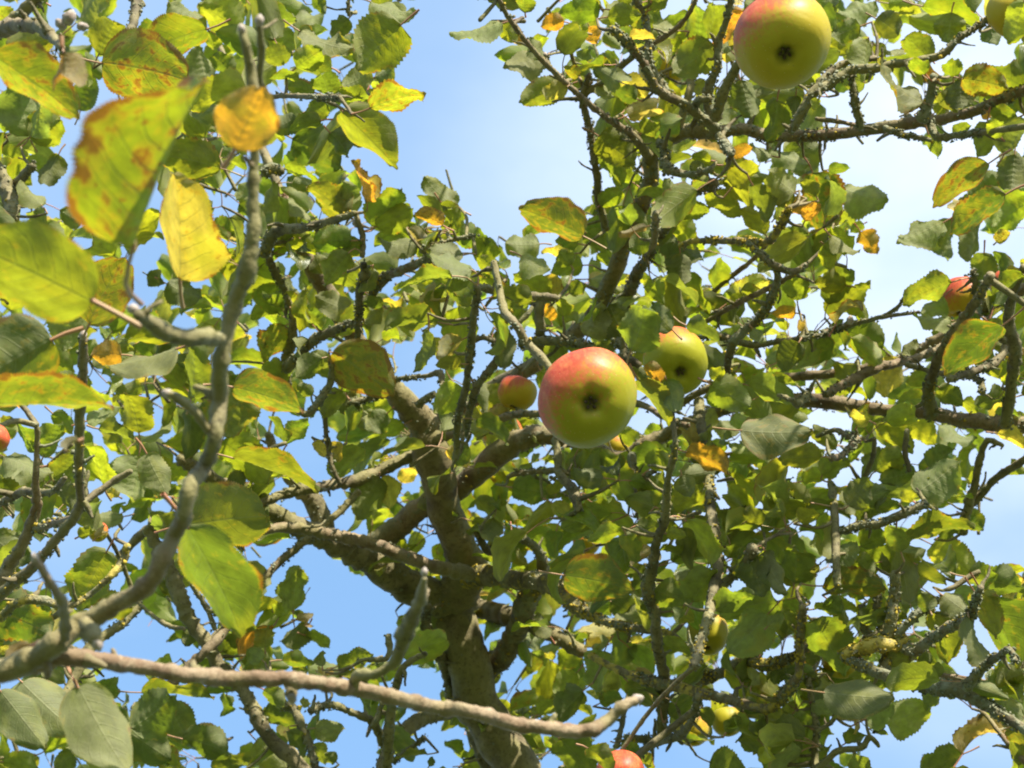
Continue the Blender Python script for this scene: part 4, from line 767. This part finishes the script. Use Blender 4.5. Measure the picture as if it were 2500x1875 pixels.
# crusty lichen fringe: small flakes standing off the bark
def flake(p, n, size, yl):
    a = n.orthogonal().normalized(); a.rotate(Matrix.Rotation(ru(0, 6.3), 3, n)); b = n.cross(a)
    V = [p - n * size * .3, p + a * size * ru(.5, 1) + n * size * ru(.1, .6), p + b * size * ru(.5, 1) + n * size * ru(.3, .9), p - a * size * ru(.5, 1) + n * size * ru(.1, .7), p - b * size * ru(.4, 1) + n * size * ru(.4, 1), p + n * size * ru(.5, 1.0)]
    F = [(0, 2, 1), (0, 3, 2), (0, 4, 3), (0, 1, 4), (5, 1, 2), (5, 2, 3), (5, 3, 4), (5, 4, 1)]
    lich.add(V, F, cols=[(0, yl, 0, 1)] * 6)
for s in samples:
    li, ye, ol = s[6]
    if s[2] < 1.3: continue
    k = li * li * 9 * (.12 + 2.6 * max(0, noise.noise(s[3] * 20) + .08)) * (1 if s[4] < .014 else .9)
    for _ in range(int(k + rnd())):
        t = s[5]; n = Vector((ru(-1, 1), ru(-1, 1), ru(-1, 1))); n = (n - t * n.dot(t)).normalized()
        yl = 1. if (rnd() < ye * .85 and noise.noise(s[3] * 9 + Vector((5, 5, 5))) > -.25) else 0.
        flake(s[3] + n * s[4] * ru(.92, 1.12) + t * ru(-.004, .004), n, ru(.0013, .0038), yl)

# ---------------------------------------------------------------- apples: place, size, flower-end direction, blush direction, blush, ripeness, label
APL = [
 (1910, 101, 117, 1.62, -.04, .50, -.7, -.7, .60, .55, 'large yellow-green apple with orange blush at upper right, touching the top edge'),
 (1435, 972, 121, 1.56, .05, .13, -.75, -.75, .82, .2, 'big central apple with bright red shoulder and green base, its dark flower end facing us'),
 (1650, 885, 81, 2.1, .12, .40, -.2, -1, .42, .10, 'shaded green apple half behind leaves, just right of the big red-shouldered one'),
 (2350, 733, 56, 2.62, -.25, .85, -.5, -.3, .66, .9, 'small pink sunlit apple high on the right behind a dark forked branch'),
 (2449, 695, 34, 2.75, .3, .8, .2, -.8, .85, .8, 'sliver of pink apple between dark branches near the right edge'),
 (2478, 34, 64, 2.2, .2, .6, .4, -.6, .30, .75, 'yellow apple cut by the top right corner behind a thin branch'),
 (1617, 172, 56, 2.7, .1, .6, -.5, -.8, .22, .95, 'pale sun-bleached yellow apple behind leaves left of the large top apple'),
 (1727, 1551, 52, 2.6, -.1, .75, .4, -.6, .16, .35, 'yellowish green apple crossed by a dark lichened twig, lower right of centre'),
 (1515, 1899, 62, 2.1, .1, .35, -.3, -.8, .95, .3, 'red-topped apple cut off by the bottom edge of the photo'),
 (2052, 1612, 48, 2.5, 0, .7, .4, -.7, .62, .7, 'orange-red apple peeking out below a rounded leaf at lower right'),
 (1262, 962, 46, 2.75, -.3, .9, -.3, -.8, .5, .95, 'orange-yellow apple just left of the big red-shouldered one, behind a twig'),
 (1228, 1066, 50, 2.95, .3, .9, -.2, -1, .55, .6, 'red and yellow apple behind the grey limb, lower left of the big apple'),
 (-14, 1072, 36, 1.75, .3, .5, .6, -.5, .85, .6, 'orange-red apple at the left edge above a leaf with a red rim'),
 (-12, 960, 40, 1.8, .3, .6, .7, -.6, .9, .5, 'red apple sliver at the left edge above the long green leaf'),
 (1432, 1325, 34, 2.75, 0, .7, -.4, -.8, .5, .9, 'tiny-looking orange and yellow apple hidden among leaves below the big apple'),
 (1508, 1092, 30, 2.95, .3, .9, .3, -.8, .4, .85, 'pale apple sliver behind the lower right of the big apple'),
 (1690, 1782, 44, 2.75, 0, .8, .5, -.6, .30, .8, 'golden apple near the bottom behind dark knobbly twigs'),
 (1776, 1764, 38, 2.85, .1, .8, .4, -.6, .15, .3, 'olive-brown apple behind leaves right of the golden one near the bottom'),
 (1845, 1700, 30, 2.7, .1, .6, .4, -.6, .95, .5, 'pink-red apple glimpsed between leaves at lower right'),
 (240, 1300, 24, 2.3, .1, .6, .4, -.6, .5, .85, 'small peach-coloured apple at left under a pale leaf'),
]
def apple_front(x0, y0, x1, y1, D):
    for a in APL[:4] + APL[5:6] + APL[7:9]:
        e_ = 1.45 if a is APL[2] else .85
        for (x, y, k) in ((x0, y0, e_), (x1, y1, e_), ((x0 + x1) / 2, (y0 + y1) / 2, .95)):
            if math.hypot(x - a[0], y - a[1]) < a[2] * k: D = min(D, a[3] - .075)
    return D
def apple_free(x, y, D):
    return not any(math.hypot(x - a[0], y - a[1]) < a[2] + 90 and D < a[3] + .12 for a in APL[:4] + APL[5:6] + APL[7:9])

# ---------------------------------------------------------------- leaves
TINT = {'g': ((.130, .165, .026), .50), 'l': ((.200, .225, .028), .50), 'd': ((.085, .110, .022), .35), 'p': ((.165, .185, .055), .40),
        'y': ((.42, .34, .10), .85), 'o': ((.44, .20, .045), 1.1), 'm': ((.190, .205, .030), .90), 'k': ((.36, .26, .17), .9), 'b': ((.17, .085, .04), 1.0)}
def tinted(kind, near=False):
    c, s = TINT[kind]; f = ru(.72, 1.35)
    if near and kind in 'glmdp': f = ru(.72, .88); s += .45  # near blades hang in shadow: shade put into the tint, plus more specks
    return (c[0] * f * ru(.9, 1.15), c[1] * f * ru(.94, 1.06), c[2] * f * ru(.8, 1.2), s * ru(.6, 1.25))
def leaf(mb, base, ax, nrm, L_, W_, col, nu=14, nv=6, fold=.35, curl=.35, twist=.0, wavy=.5, pet=None, serr=True, petr=.0007, torn=0.):
    """one blade: ovate outline, serrate margin, folded along the midrib, recurved and rippled; plus its stalk"""
    ax = ax.normalized(); nrm = (nrm - ax * nrm.dot(ax)).normalized(); sd = ax.cross(nrm)
    seed = (rnd(), rnd()); sv = Vector((seed[0] * 50, seed[1] * 50, 0))
    V = []; UV = []; wmax = W_ / 2; ph = ru(0, 6.3); skew = ru(-.06, .06)
    d = ax.copy(); n = nrm.copy(); p = base.copy(); du = 1.0 / nu; shp = ru(.82, 1.0); full = ru(.46, .62)
    for i in range(nu + 1):
        u = i / nu
        # outline: blunt base, widest below the middle, short drawn-out tip
        wv = (math.sin(math.pi * u ** (.82 * shp)) ** full) if 0 < u < 1 else 0
        wv *= 1 - .42 * max(0, u - .55) ; wv = max(wv, 0.015)
        if u > .93: wv *= .55
        for j in range(nv + 1):
            v = j / nv * 2 - 1; w = wmax * wv
            if serr and abs(v) > .99: w *= 1 + ((.05 if i % 2 else -.04) if nu < 60 else (.035 if i % 2 else -.028)) + .05 * noise.noise(Vector((u * 9, v, 0)) + sv)
            if torn and abs(v) > .6: w *= 1 - torn * max(0, noise.noise(Vector((u * 4, v * 3, 9)) + sv)) * 1.3
            av = abs(v)
            fo = fold * (1 + .3 * noise.noise(Vector((u * 2, 3, 0)) + sv))
            lat = w * v * math.cos(fo * (.6 + .4 * av)); hh = w * av * math.sin(fo * (.6 + .4 * av))
            hh += W_ * wavy * (.10 * av * av * math.sin(u * 11 + ph + (1.7 if v > 0 else 0)) + .16 * av * noise.noise(Vector((u * 3.2, v * 1.6, 0)) + sv))
            hh += W_ * (.022 if nu < 60 else .008) * math.cos((u - av * .3) * 7.5 * 2 * math.pi) * (av > .15) * (nu > 10) * (1 - av * .5)
            q = p + sd * (lat + skew * w) + n * hh
            V.append(q); UV.append((u, (v + 1) / 2))
        ang = -curl * du * (1.6 * u + .2) * 1.3; rot = Matrix.Rotation(ang, 3, sd); d = rot @ d; n = rot @ n
        if twist:
            rt = Matrix.Rotation(twist * du, 3, d); n = rt @ n; sd = rt @ sd
        p = p + d * L_ * du
    F = [(i * (nv + 1) + j, i * (nv + 1) + j + 1, (i + 1) * (nv + 1) + j + 1, (i + 1) * (nv + 1) + j) for i in range(nu) for j in range(nv)]
    mb.add(V, F, UV, seed, [col] * len(V), 0)
    if pet is not None:
        # stalk runs from the blade's base to pet
        m1 = base - ax * (base - pet).length * .45
        pts = catmull([(pet, petr * 1.25), (m1 * .6 + (base + pet) * .2, petr), (base + ax * L_ * .02, petr * .9)], max(.004, (base - pet).length / 5))
        ps = [q for q, _ in pts]; vv = []; 
        for i, (q, r) in enumerate(pts):
            t = (ps[min(i + 1, len(ps) - 1)] - ps[max(i - 1, 0)]).normalized(); a = t.orthogonal().normalized(); b = t.cross(a)
            for k in range(5): an = k * 2 * math.pi / 5; vv.append(q + (a * math.cos(an) + b * math.sin(an)) * r)
        ff = [(i * 5 + k, i * 5 + (k + 1) % 5, (i + 1) * 5 + (k + 1) % 5, (i + 1) * 5 + k) for i in range(len(pts) - 1) for k in range(5)]
        mb.add(vv, ff, None, seed, [col] * len(vv), 1)

def mark_cover(x0, y0, x1, y1, w):
    dx, dy = x1 - x0, y1 - y0; l = math.hypot(dx, dy) or 1; nx, ny = -dy / l * w / 2, dx / l * w / 2
    P = [(x0, y0), (x0 + dx * .2 + nx * .8, y0 + dy * .2 + ny * .8), (x0 + dx * .5 + nx, y0 + dy * .5 + ny), (x0 + dx * .85 + nx * .5, y0 + dy * .85 + ny * .5), (x1, y1),
         (x0 + dx * .85 - nx * .5, y0 + dy * .85 - ny * .5), (x0 + dx * .5 - nx, y0 + dy * .5 - ny), (x0 + dx * .2 - nx * .8, y0 + dy * .2 - ny * .8)]
    fill_poly(cover, P)

def connect(pet, maxd=.07):
    """thin twig from the end of a leaf stalk to the nearest wood"""
    pj = proj(pet); s, bd = nearest(pj[0], pj[1], 160, pj[2] - .2, pj[2] + .2)
    if s is None or (s[3] - pet).length > maxd: return False
    a = s[3]; m = (a + pet) / 2; pm = proj(m)
    if is_sky(pm[0], pm[1]) and (a - pet).length > .03: return False
    m = m + Vector((ru(-1, 1), ru(-1, 1), ru(-1, .2))) * (a - pet).length * .12
    tube(twigs, catmull([(a, .0022), (m, .0018), (pet, .0014)], .004), 6, (.4, .1, .8, 1), .2, .5)
    return True

specs = []
for ln in LV.strip().splitlines():
    h, body = ln.split(':'); cx, cy = map(int, h.split())
    for it in body.split(';'):
        q = it.split(); 
        if not q: continue
        x0, y0 = crop(cx, cy, float(q[0]), float(q[1])); x1, y1 = crop(cx, cy, float(q[2]), float(q[3])); w_ = float(q[4]) * 625 / 1659
        specs.append((math.hypot(x1 - x0, y1 - y0), x0, y0, x1, y1, w_, q[5]))
specs.sort(key=lambda s: -(s[0] * s[5]))
foliage = MB()
NPART = 299; made = 0
LAB = {'y': 'dry pale yellow leaf with brown veins', 'o': 'orange leaf spotted with brown', 'k': 'dry pinkish curled leaf', 'b': 'shrivelled dead brown leaf', 'm': 'yellow-green leaf blotched with rusty brown'}
def in_frame(x, y): return -30 < x < 2530 and -30 < y < 1905
for (Lp, x0, y0, x1, y1, wp, kd) in specs:
    Lt = ru(.056, .074); D = Lt * FPX / Lp
    D = max(.8, min(2.75, D))
    if D > 1.35:
        s, bd = nearest(x0, y0, 110, 1.4, 3.4)
        if s is not None: D = max(D * .78, min(D * 1.3, s[2] + ru(-.04, .12)))
    D = apple_front(x0, y0, x1, y1, D)
    if kd == 'b': D = min(D, 1.0)
    if kd == 'o' and Lp > 140: D = .90
    P0 = at(x0, y0, D); dz = (-(y0 - y1) * ru(.15, .75) if kd in 'glmyo' else ru(-.3, .3) * Lp) / FPX * D
    P1 = at(x1, y1, D + dz); axv = P1 - P0; Lr = axv.length; ax = axv.normalized()
    Wreal = wp * D / FPX
    nf = (-FW) - ax * (-FW).dot(ax); nf.normalize()        # blade seen face-on
    natural = max(.52, min(.75, ru(.58, .68))) * Lr
    ph = math.acos(max(.35, min(1, Wreal / natural)))
    ph = max(ph, R(36) if kd == 'p' else R(20)); Wt = min(Wreal / max(.35, math.cos(ph)) * 1.12, Lr * 1.0)
    best = None
    for sg_ in (-1, 1):
        n = -nf; n = Matrix.Rotation(sg_ * ph, 3, ax) @ n; sc_ = n.dot(SUN)
        if kd == 'p': sc_ = -sc_
        if kd == 'd': sc_ = abs(sc_) * -.3
        if best is None or sc_ > best[0]: best = (sc_, n)
    n = best[1]
    big = Lp > 150
    nu, nv = (80, 12) if Lp > 170 else (30, 8) if Lp > 90 else (20, 6)
    pl = ru(.3, .42) * Lr if Lp > 60 else .25 * Lr
    ped = (-ax + Vector((ru(-1, 1), ru(-1, 1), ru(-1, 1))) * .2).normalized()
    pe = P0 + ped * pl
    if D > 1.3:
        s, bd = nearest(x0, y0, 70, D - .2, D + .2)
        if s is not None and (s[3] - P0).length < Lr * .6: pe = s[3]
    isp = made < NPART
    mb = MB() if isp else foliage
    curl = ru(.15, .75) if kd not in 'kb' else ru(1.2, 2.2)
    if Lp > 170: curl = ru(.1, .45)
    leaf(mb, P0, ax, n, Lr * (1 + curl * .05), Wt * 1.04, tinted(kd, Lp > 150), nu, nv, ru(.18, .5) if kd not in 'kb' else ru(.6, 1.), curl, ru(-.6, .6) * (.4 if Lp > 170 else 1), ru(.5, 1.1) * (.6 if Lp > 170 else 1), pe, True, .0009 * (1.5 if D < 1.3 else 1.1), torn=.06 if Lp > 170 else .5 if rnd() < .25 else .12)
    if isp:
        o = mb.build('leaf', [LEAF, PETIOLE], tree, loc=P0 - BASE, attr='tint', origin=P0); made += 1
        if kd in LAB and Lp > 40: o['label'] = LAB[kd]
    if D > 1.3 and pe is not None: connect(pe)
    mark_cover(x0, y0, x1, y1, wp)
# the largest leaf, close to the camera, folded so that one half faces us and the other is seen on edge
P0 = at(324, 606, .82); P1 = at(478, 185, .785); ax = (P1 - P0).normalized(); el = (-RT * 1.0 + UP * -.35); el = (el - ax * el.dot(ax)).normalized()
el = (el - FW * .18 + UP * .1).normalized(); el = (el - ax * el.dot(ax)).normalized(); m_ = el.cross(ax); m_ = m_ if m_.dot(FW) > 0 else -m_
mb = MB(); leaf(mb, P0, ax, (el * .72 + m_ * .70).normalized(), (P1 - P0).length * 1.02, (P1 - P0).length * .92, (.215, .235, .020, 1.15), 90, 16, .80, .12, 0, .35, at(345, 742, .86), True, .0011, torn=.1)
o = mb.build('leaf', [LEAF, PETIOLE], tree, loc=P0 - BASE, attr='tint', origin=P0); o['label'] = 'largest leaf, bright yellow-green with rusty brown specks and a brown notched edge'
fill_poly(cover, [(324, 606), (180, 560), (140, 400), (200, 260), (478, 185), (380, 400)])
# what other things hide
for (x, y, r) in ((1910, 100, 118), (1435, 972, 121), (1650, 885, 80)):
    fill_poly(cover, [(x + r * .95 * math.cos(a / 8 * math.pi), y + r * .95 * math.sin(a / 8 * math.pi)) for a in range(16)])

# the rest of the crown: rosettes of leaves on short spurs, filling what is still open between the leaves above
def rosette(c, sp_dir, n, check=True, lo=False, size=1.):
    for k in range(n):
        out = Vector((ru(-1, 1), ru(-1, 1), ru(-.45, .75))).normalized()
        ax = (out + sp_dir * .5 + Vector((0, 0, -.1))).normalized()
        Lr = random.choice((ru(.036, .06), ru(.055, .085), ru(.055, .085))) * size; Wt = Lr * ru(.50, .66); pl = Lr * ru(.25, .5)
        up = (Vector((0, 0, 1)) + Vector((ru(-1, 1), ru(-1, 1), ru(-1, 1))) * .75).normalized()
        if abs(up.dot(ax)) > .9: up = ax.orthogonal()
        p0 = c + (ax + sp_dir * .3).normalized() * pl
        if check:
            sd = ax.cross(up).normalized() * Wt * .5
            bad = False
            for q in (p0, p0 + ax * Lr, p0 + ax * Lr * .5, p0 + ax * Lr * .5 + sd, p0 + ax * Lr * .5 - sd, p0 + ax * Lr * .25, p0 + ax * Lr * .78):
                pj = proj(q)
                if pj and is_sky(pj[0], pj[1]): bad = True; break
            if bad: continue
        kd = random.choices('gldpmyok', (34, 32, 5, 20, 8, 1.5, .8, 1.5))[0]
        leaf(foliage, p0, ax, up, Lr, Wt, tinted(kd), 12 if not lo else 6, 6 if not lo else 4, ru(.2, .85), ru(.2, 1.6), ru(-1., 1.), ru(.5, 1.2), c, not lo, torn=.3 if rnd() < .3 else 0)
        if not lo:
            a, b = proj(p0), proj(p0 + ax * Lr); m = p0 + ax * Lr * .5; sd = ax.cross(up).normalized() * Wt * .5
            a2, b2 = proj(m + sd), proj(m - sd)
            if a and b and a2 and b2: mark_cover(a[0], a[1], b[0], b[1], max(12, math.hypot(a2[0] - b2[0], a2[1] - b2[1])) * .85)
def opencell():
    for _ in range(60):
        gx = random.randrange(GW); gy = random.randrange(GH); x = GX0 + gx * GS; y = GY0 + gy * GS
        if -150 < x < 2650 and -150 < y < 2000 and not mask[gy][gx] and not cover[gy][gx]: return x, y
    return None
nfill = 0
for it in range(900):
    o = opencell()
    if o is None: break
    x, y = o; s, bd = nearest(x, y, 130, 1.9, 3.3)
    D = (s[2] + ru(.0, .3)) if s is not None else ru(2.5, 3.3)
    if rnd() < .45: D = ru(3.0, 4.3)
    D = max(2.2, D)
    if not apple_free(x, y, D): continue
    c = at(x + ru(-25, 25), y + ru(-25, 25), D)
    spd = Vector((ru(-1, 1), ru(-1, 1), ru(-.3, 1))).normalized()
    rosette(c, spd, random.choice((2, 3, 3, 4)), size=1.0 if D < 3 else 1.2)
    if not connect(c, .16):
        pj = proj(c - spd * .03)
        if not is_sky(pj[0], pj[1]): tube(twigs, catmull([(c - spd * ru(.02, .05), .0026), (c, .0018)], .005), 6, (.5, .1, .9, 1), .25, .5)
    nfill += 1
# leaf rosettes on real spurs in the old wood
for s in random.sample(samples, 150):
    if not apple_free(s[0], s[1], s[2]) or s[2] < 1.8 or not (-200 < s[0] < 2700 and -200 < s[1] < 2050) or is_sky(s[0], s[1]): continue
    tip, d = stub(s, ru(.02, .06), min(s[4] * .7, .003), (FW * .8 + Vector((ru(-1, 1), ru(-1, 1), ru(-1, 1)))).normalized())
    rosette(tip, d, random.choice((1, 2, 3)), size=.9)
# the crown beyond the frame: it shades what the camera sees and is there from a step aside
for k in range(750):
    x = ru(-1700, 4200); y = ru(-380, 2900)
    if -120 < x < 2620 and -120 < y < 1990: continue
    D = ru(2.0, 3.6); c = at(x, y, D)
    if c.z < 2.0: continue
    an = min(allpts, key=lambda q: (q[0] - c).length_squared); dl = (an[0] - c).length
    if dl > .62: continue
    mid = (an[0] + c) / 2 + Vector((ru(-1, 1), ru(-1, 1), ru(-.2, 1))) * dl * .14; pm = proj(mid)
    if pm and is_sky(pm[0], pm[1]): continue
    link = catmull([(an[0], min(an[1], .003 + dl * .006)), (mid, .003 + dl * .002), (c, .002)], .02)
    tube(twigs, link, 6, (.5, .1, .9, 1), .25, .5); allpts.extend(link[2::3])
    spd = Vector((ru(-1, 1), ru(-1, 1), ru(-.3, 1))).normalized()
    rosette(c, spd, random.choice((3, 4, 5)), check=False, lo=True)
fo = foliage.build('foliage', [LEAF, PETIOLE], tree, loc=Vector((0, 0, 0)), attr='tint', origin=BASE); fo['kind'] = 'stuff'
tw = twigs.build('spur_twigs', BARK, tree, loc=Vector((0, 0, 0)), origin=BASE); tw['kind'] = 'stuff'
lc = lich.build('lichen', LICHEN, tree, loc=Vector((0, 0, 0)), origin=BASE); lc['kind'] = 'stuff'

# buds on the near twig ends
def bud(px, py, d, rpx, dx, dy, lab=None):
    c = at(px, py, d); r = rpx * d / FPX; ax = (RT * dx - UP * dy).normalized(); a = ax.orthogonal().normalized(); b = ax.cross(a); mb = MB(); V = []; F = []; n = 9; m = 10
    for i in range(n):
        t = i / (n - 1); rr = r * (math.sin(math.pi * (.12 + .88 * t)) ** .7) * (1 if t < .9 else .8)
        for k in range(m):
            an = 2 * math.pi * k / m; q = c + ax * (t - .4) * r * 2.6 + (a * math.cos(an) + b * math.sin(an)) * rr * (1 + .12 * math.sin(an * 3 + t * 9)); V.append(q)
    for i in range(n - 1):
        for k in range(m): F.append((i * m + k, i * m + (k + 1) % m, (i + 1) * m + (k + 1) % m, (i + 1) * m + k))
    F.append(tuple(range(m - 1, -1, -1))); F.append(tuple((n - 1) * m + k for k in range(m)))
    mb.add(V, F); o = mb.build('bud', BUD, tree, loc=c - BASE, origin=c)
for b_ in ((633, 52, .96, 12, .1, -1), (590, 72, .93, 10, -.2, -1), (326, 755, .88, 13, -1, -.2), (410, 962, .93, 12, -1, -.5), (1036, 1398, 1.02, 9, .1, -1),
           (86, 1362, .88, 10, -.4, -1), (203, 820, 1.5, 10, .1, -1), (236, 1572, .94, 14, .5, 1), (712, 1704, 1.06, 12, .1, 1), (1553, 1708, 1.15, 13, 1, -.4), (200, 65, 1.3, 11, 1, 0), (168, 45, 1.3, 16, .5, -1), (150, 60, 1.3, 13, -.5, -.5),
           (2076, 783, 2.3, 9, 0, -1), (1395, 70, 2.35, 7, 0, -1), (1331, 134, 2.3, 6, -1, -.4), (868, 545, 2.3, 8, .4, 1)):
    bud(*b_)

# ---------------------------------------------------------------- apples
def apple(px, py, rp, D, ox, oy, bx, by, blush, ripe, label, squash=.9, stalk=True):
    Rr = rp * D / FPX; c = at(px, py, D)
    oz = math.sqrt(max(0, 1 - ox * ox - oy * oy)); cal = (RT * ox - UP * oy - FW * oz).normalized()
    Z = -cal; X = (RT * bx - UP * by); X = (X - Z * X.dot(Z)).normalized(); Y = Z.cross(X)
    rot = Matrix((X, Y, Z)).transposed()
    root = bpy.data.objects.new('apple', None); C.objects.link(root); root.empty_display_size = Rr
    k = Rr / .04
    root.matrix_world = Matrix.Translation(c) @ rot.to_4x4() @ Matrix.Scale(k, 4)
    tag(root, label, 'apple', 'apples hanging in the tree')
    # flesh and skin: lathe with stalk cavity, flower basin and five soft ribs
    prof = [(0, .62), (.05, .61), (.13, .66), (.24, .76), (.38, .86), (.55, .90), (.72, .86), (.87, .72), (.96, .50), (1.0, .24), (1.0, 0), (.965, -.24), (.885, -.47), (.76, -.66), (.60, -.79), (.45, -.86), (.33, -.87), (.24, -.82), (.17, -.75), (.11, -.71), (.05, -.69), (0, -.69)]
    cmx = catmull([(Vector((a, 0, b)), 1) for a, b in prof], .045); seg = 48; V = []; F = []; ph = ru(0, 6)
    for (q, _) in cmx:
        for j in range(seg):
            an = 2 * math.pi * j / seg; low = max(0, -q.z - .3)
            f = 1 + .035 * math.cos(5 * an + ph) * low * 1.6 + .035 * math.cos(2 * an + ph) + .035 * noise.noise(Vector((math.cos(an), math.sin(an), q.z)) * 1.5 + c)
            V.append(Vector((q.x * f * math.cos(an) * .04, q.x * f * math.sin(an) * .04, (q.z * squash + .012 * math.cos(5 * an + ph) * (abs(q.x - .5) < .3) * (q.z < 0)) * .04)))
    for i in range(len(cmx) - 1):
        for j in range(seg): F.append(((i + 1) * seg + j, (i + 1) * seg + (j + 1) % seg, i * seg + (j + 1) % seg, i * seg + j))
    mb = MB(); mb.add(V, F, cols=[(blush, ripe, 0, 1)] * len(V)); mb.build('fruit', APPLE, root, attr='skin')
    # dried sepals in the basin
    mb = MB()
    for s5 in range(5):
        a = 2 * math.pi * s5 / 5 + ph; dr = Vector((math.cos(a), math.sin(a), 0)); sd = Vector((-math.sin(a), math.cos(a), 0)); V = []; n = 6
        for i in range(n + 1):
            t = i / n; r = .0020 + .0030 * math.sin(t * 2.4); z = -.69 * squash * .04 - .0055 * t + .001 * math.sin(t * 9 + s5); w_ = .0015 * (1 - t) ** .7 + .0002
            V += [dr * r - sd * w_ + Vector((0, 0, z)), dr * (r + .0006) + Vector((0, 0, z - .0007)), dr * r + sd * w_ + Vector((0, 0, z)), dr * (r - .0006) + Vector((0, 0, z + .0004))]
        F = [(i * 4 + k, i * 4 + (k + 1) % 4, (i + 1) * 4 + (k + 1) % 4, (i + 1) * 4 + k) for i in range(n) for k in range(4)]
        mb.add(V, F)
    for i in range(10):
        a = ru(0, 6.3); r = ru(0, .0025); b = Vector((r * math.cos(a), r * math.sin(a), -.69 * squash * .04)); tube(mb, [(b, .0004), (b + Vector((ru(-.001, .001), ru(-.001, .001), -.004)), .0003)], 4, rough=0)
    mb.build('calyx', SEPAL, root)
    # stalk, up to the wood it hangs from
    mb = MB(); top = Vector((.004, .002, .050))
    tube(mb, catmull([(Vector((0, 0, .0215)), .0011), (Vector((.001, 0, .036)), .0010), (top, .0014)], .003), 7, (.1, 0, .6, 1), .1)
    mb.build('stem', BARK, root)
    if stalk:
        w0 = root.matrix_world @ top; pj = proj(w0); s = min(samples, key=lambda q: (q[3] - w0).length_squared)
        if (s[3] - w0).length < .16:
            m = (w0 + s[3]) / 2 + (Z * .012)
            cm = add_branch('twig', [(s[3], .003), (m, .0026), (w0, .0022)], (.6, .1, .9, 1), step=.005, seg=7)
    return root
for a in APL: apple(*a)
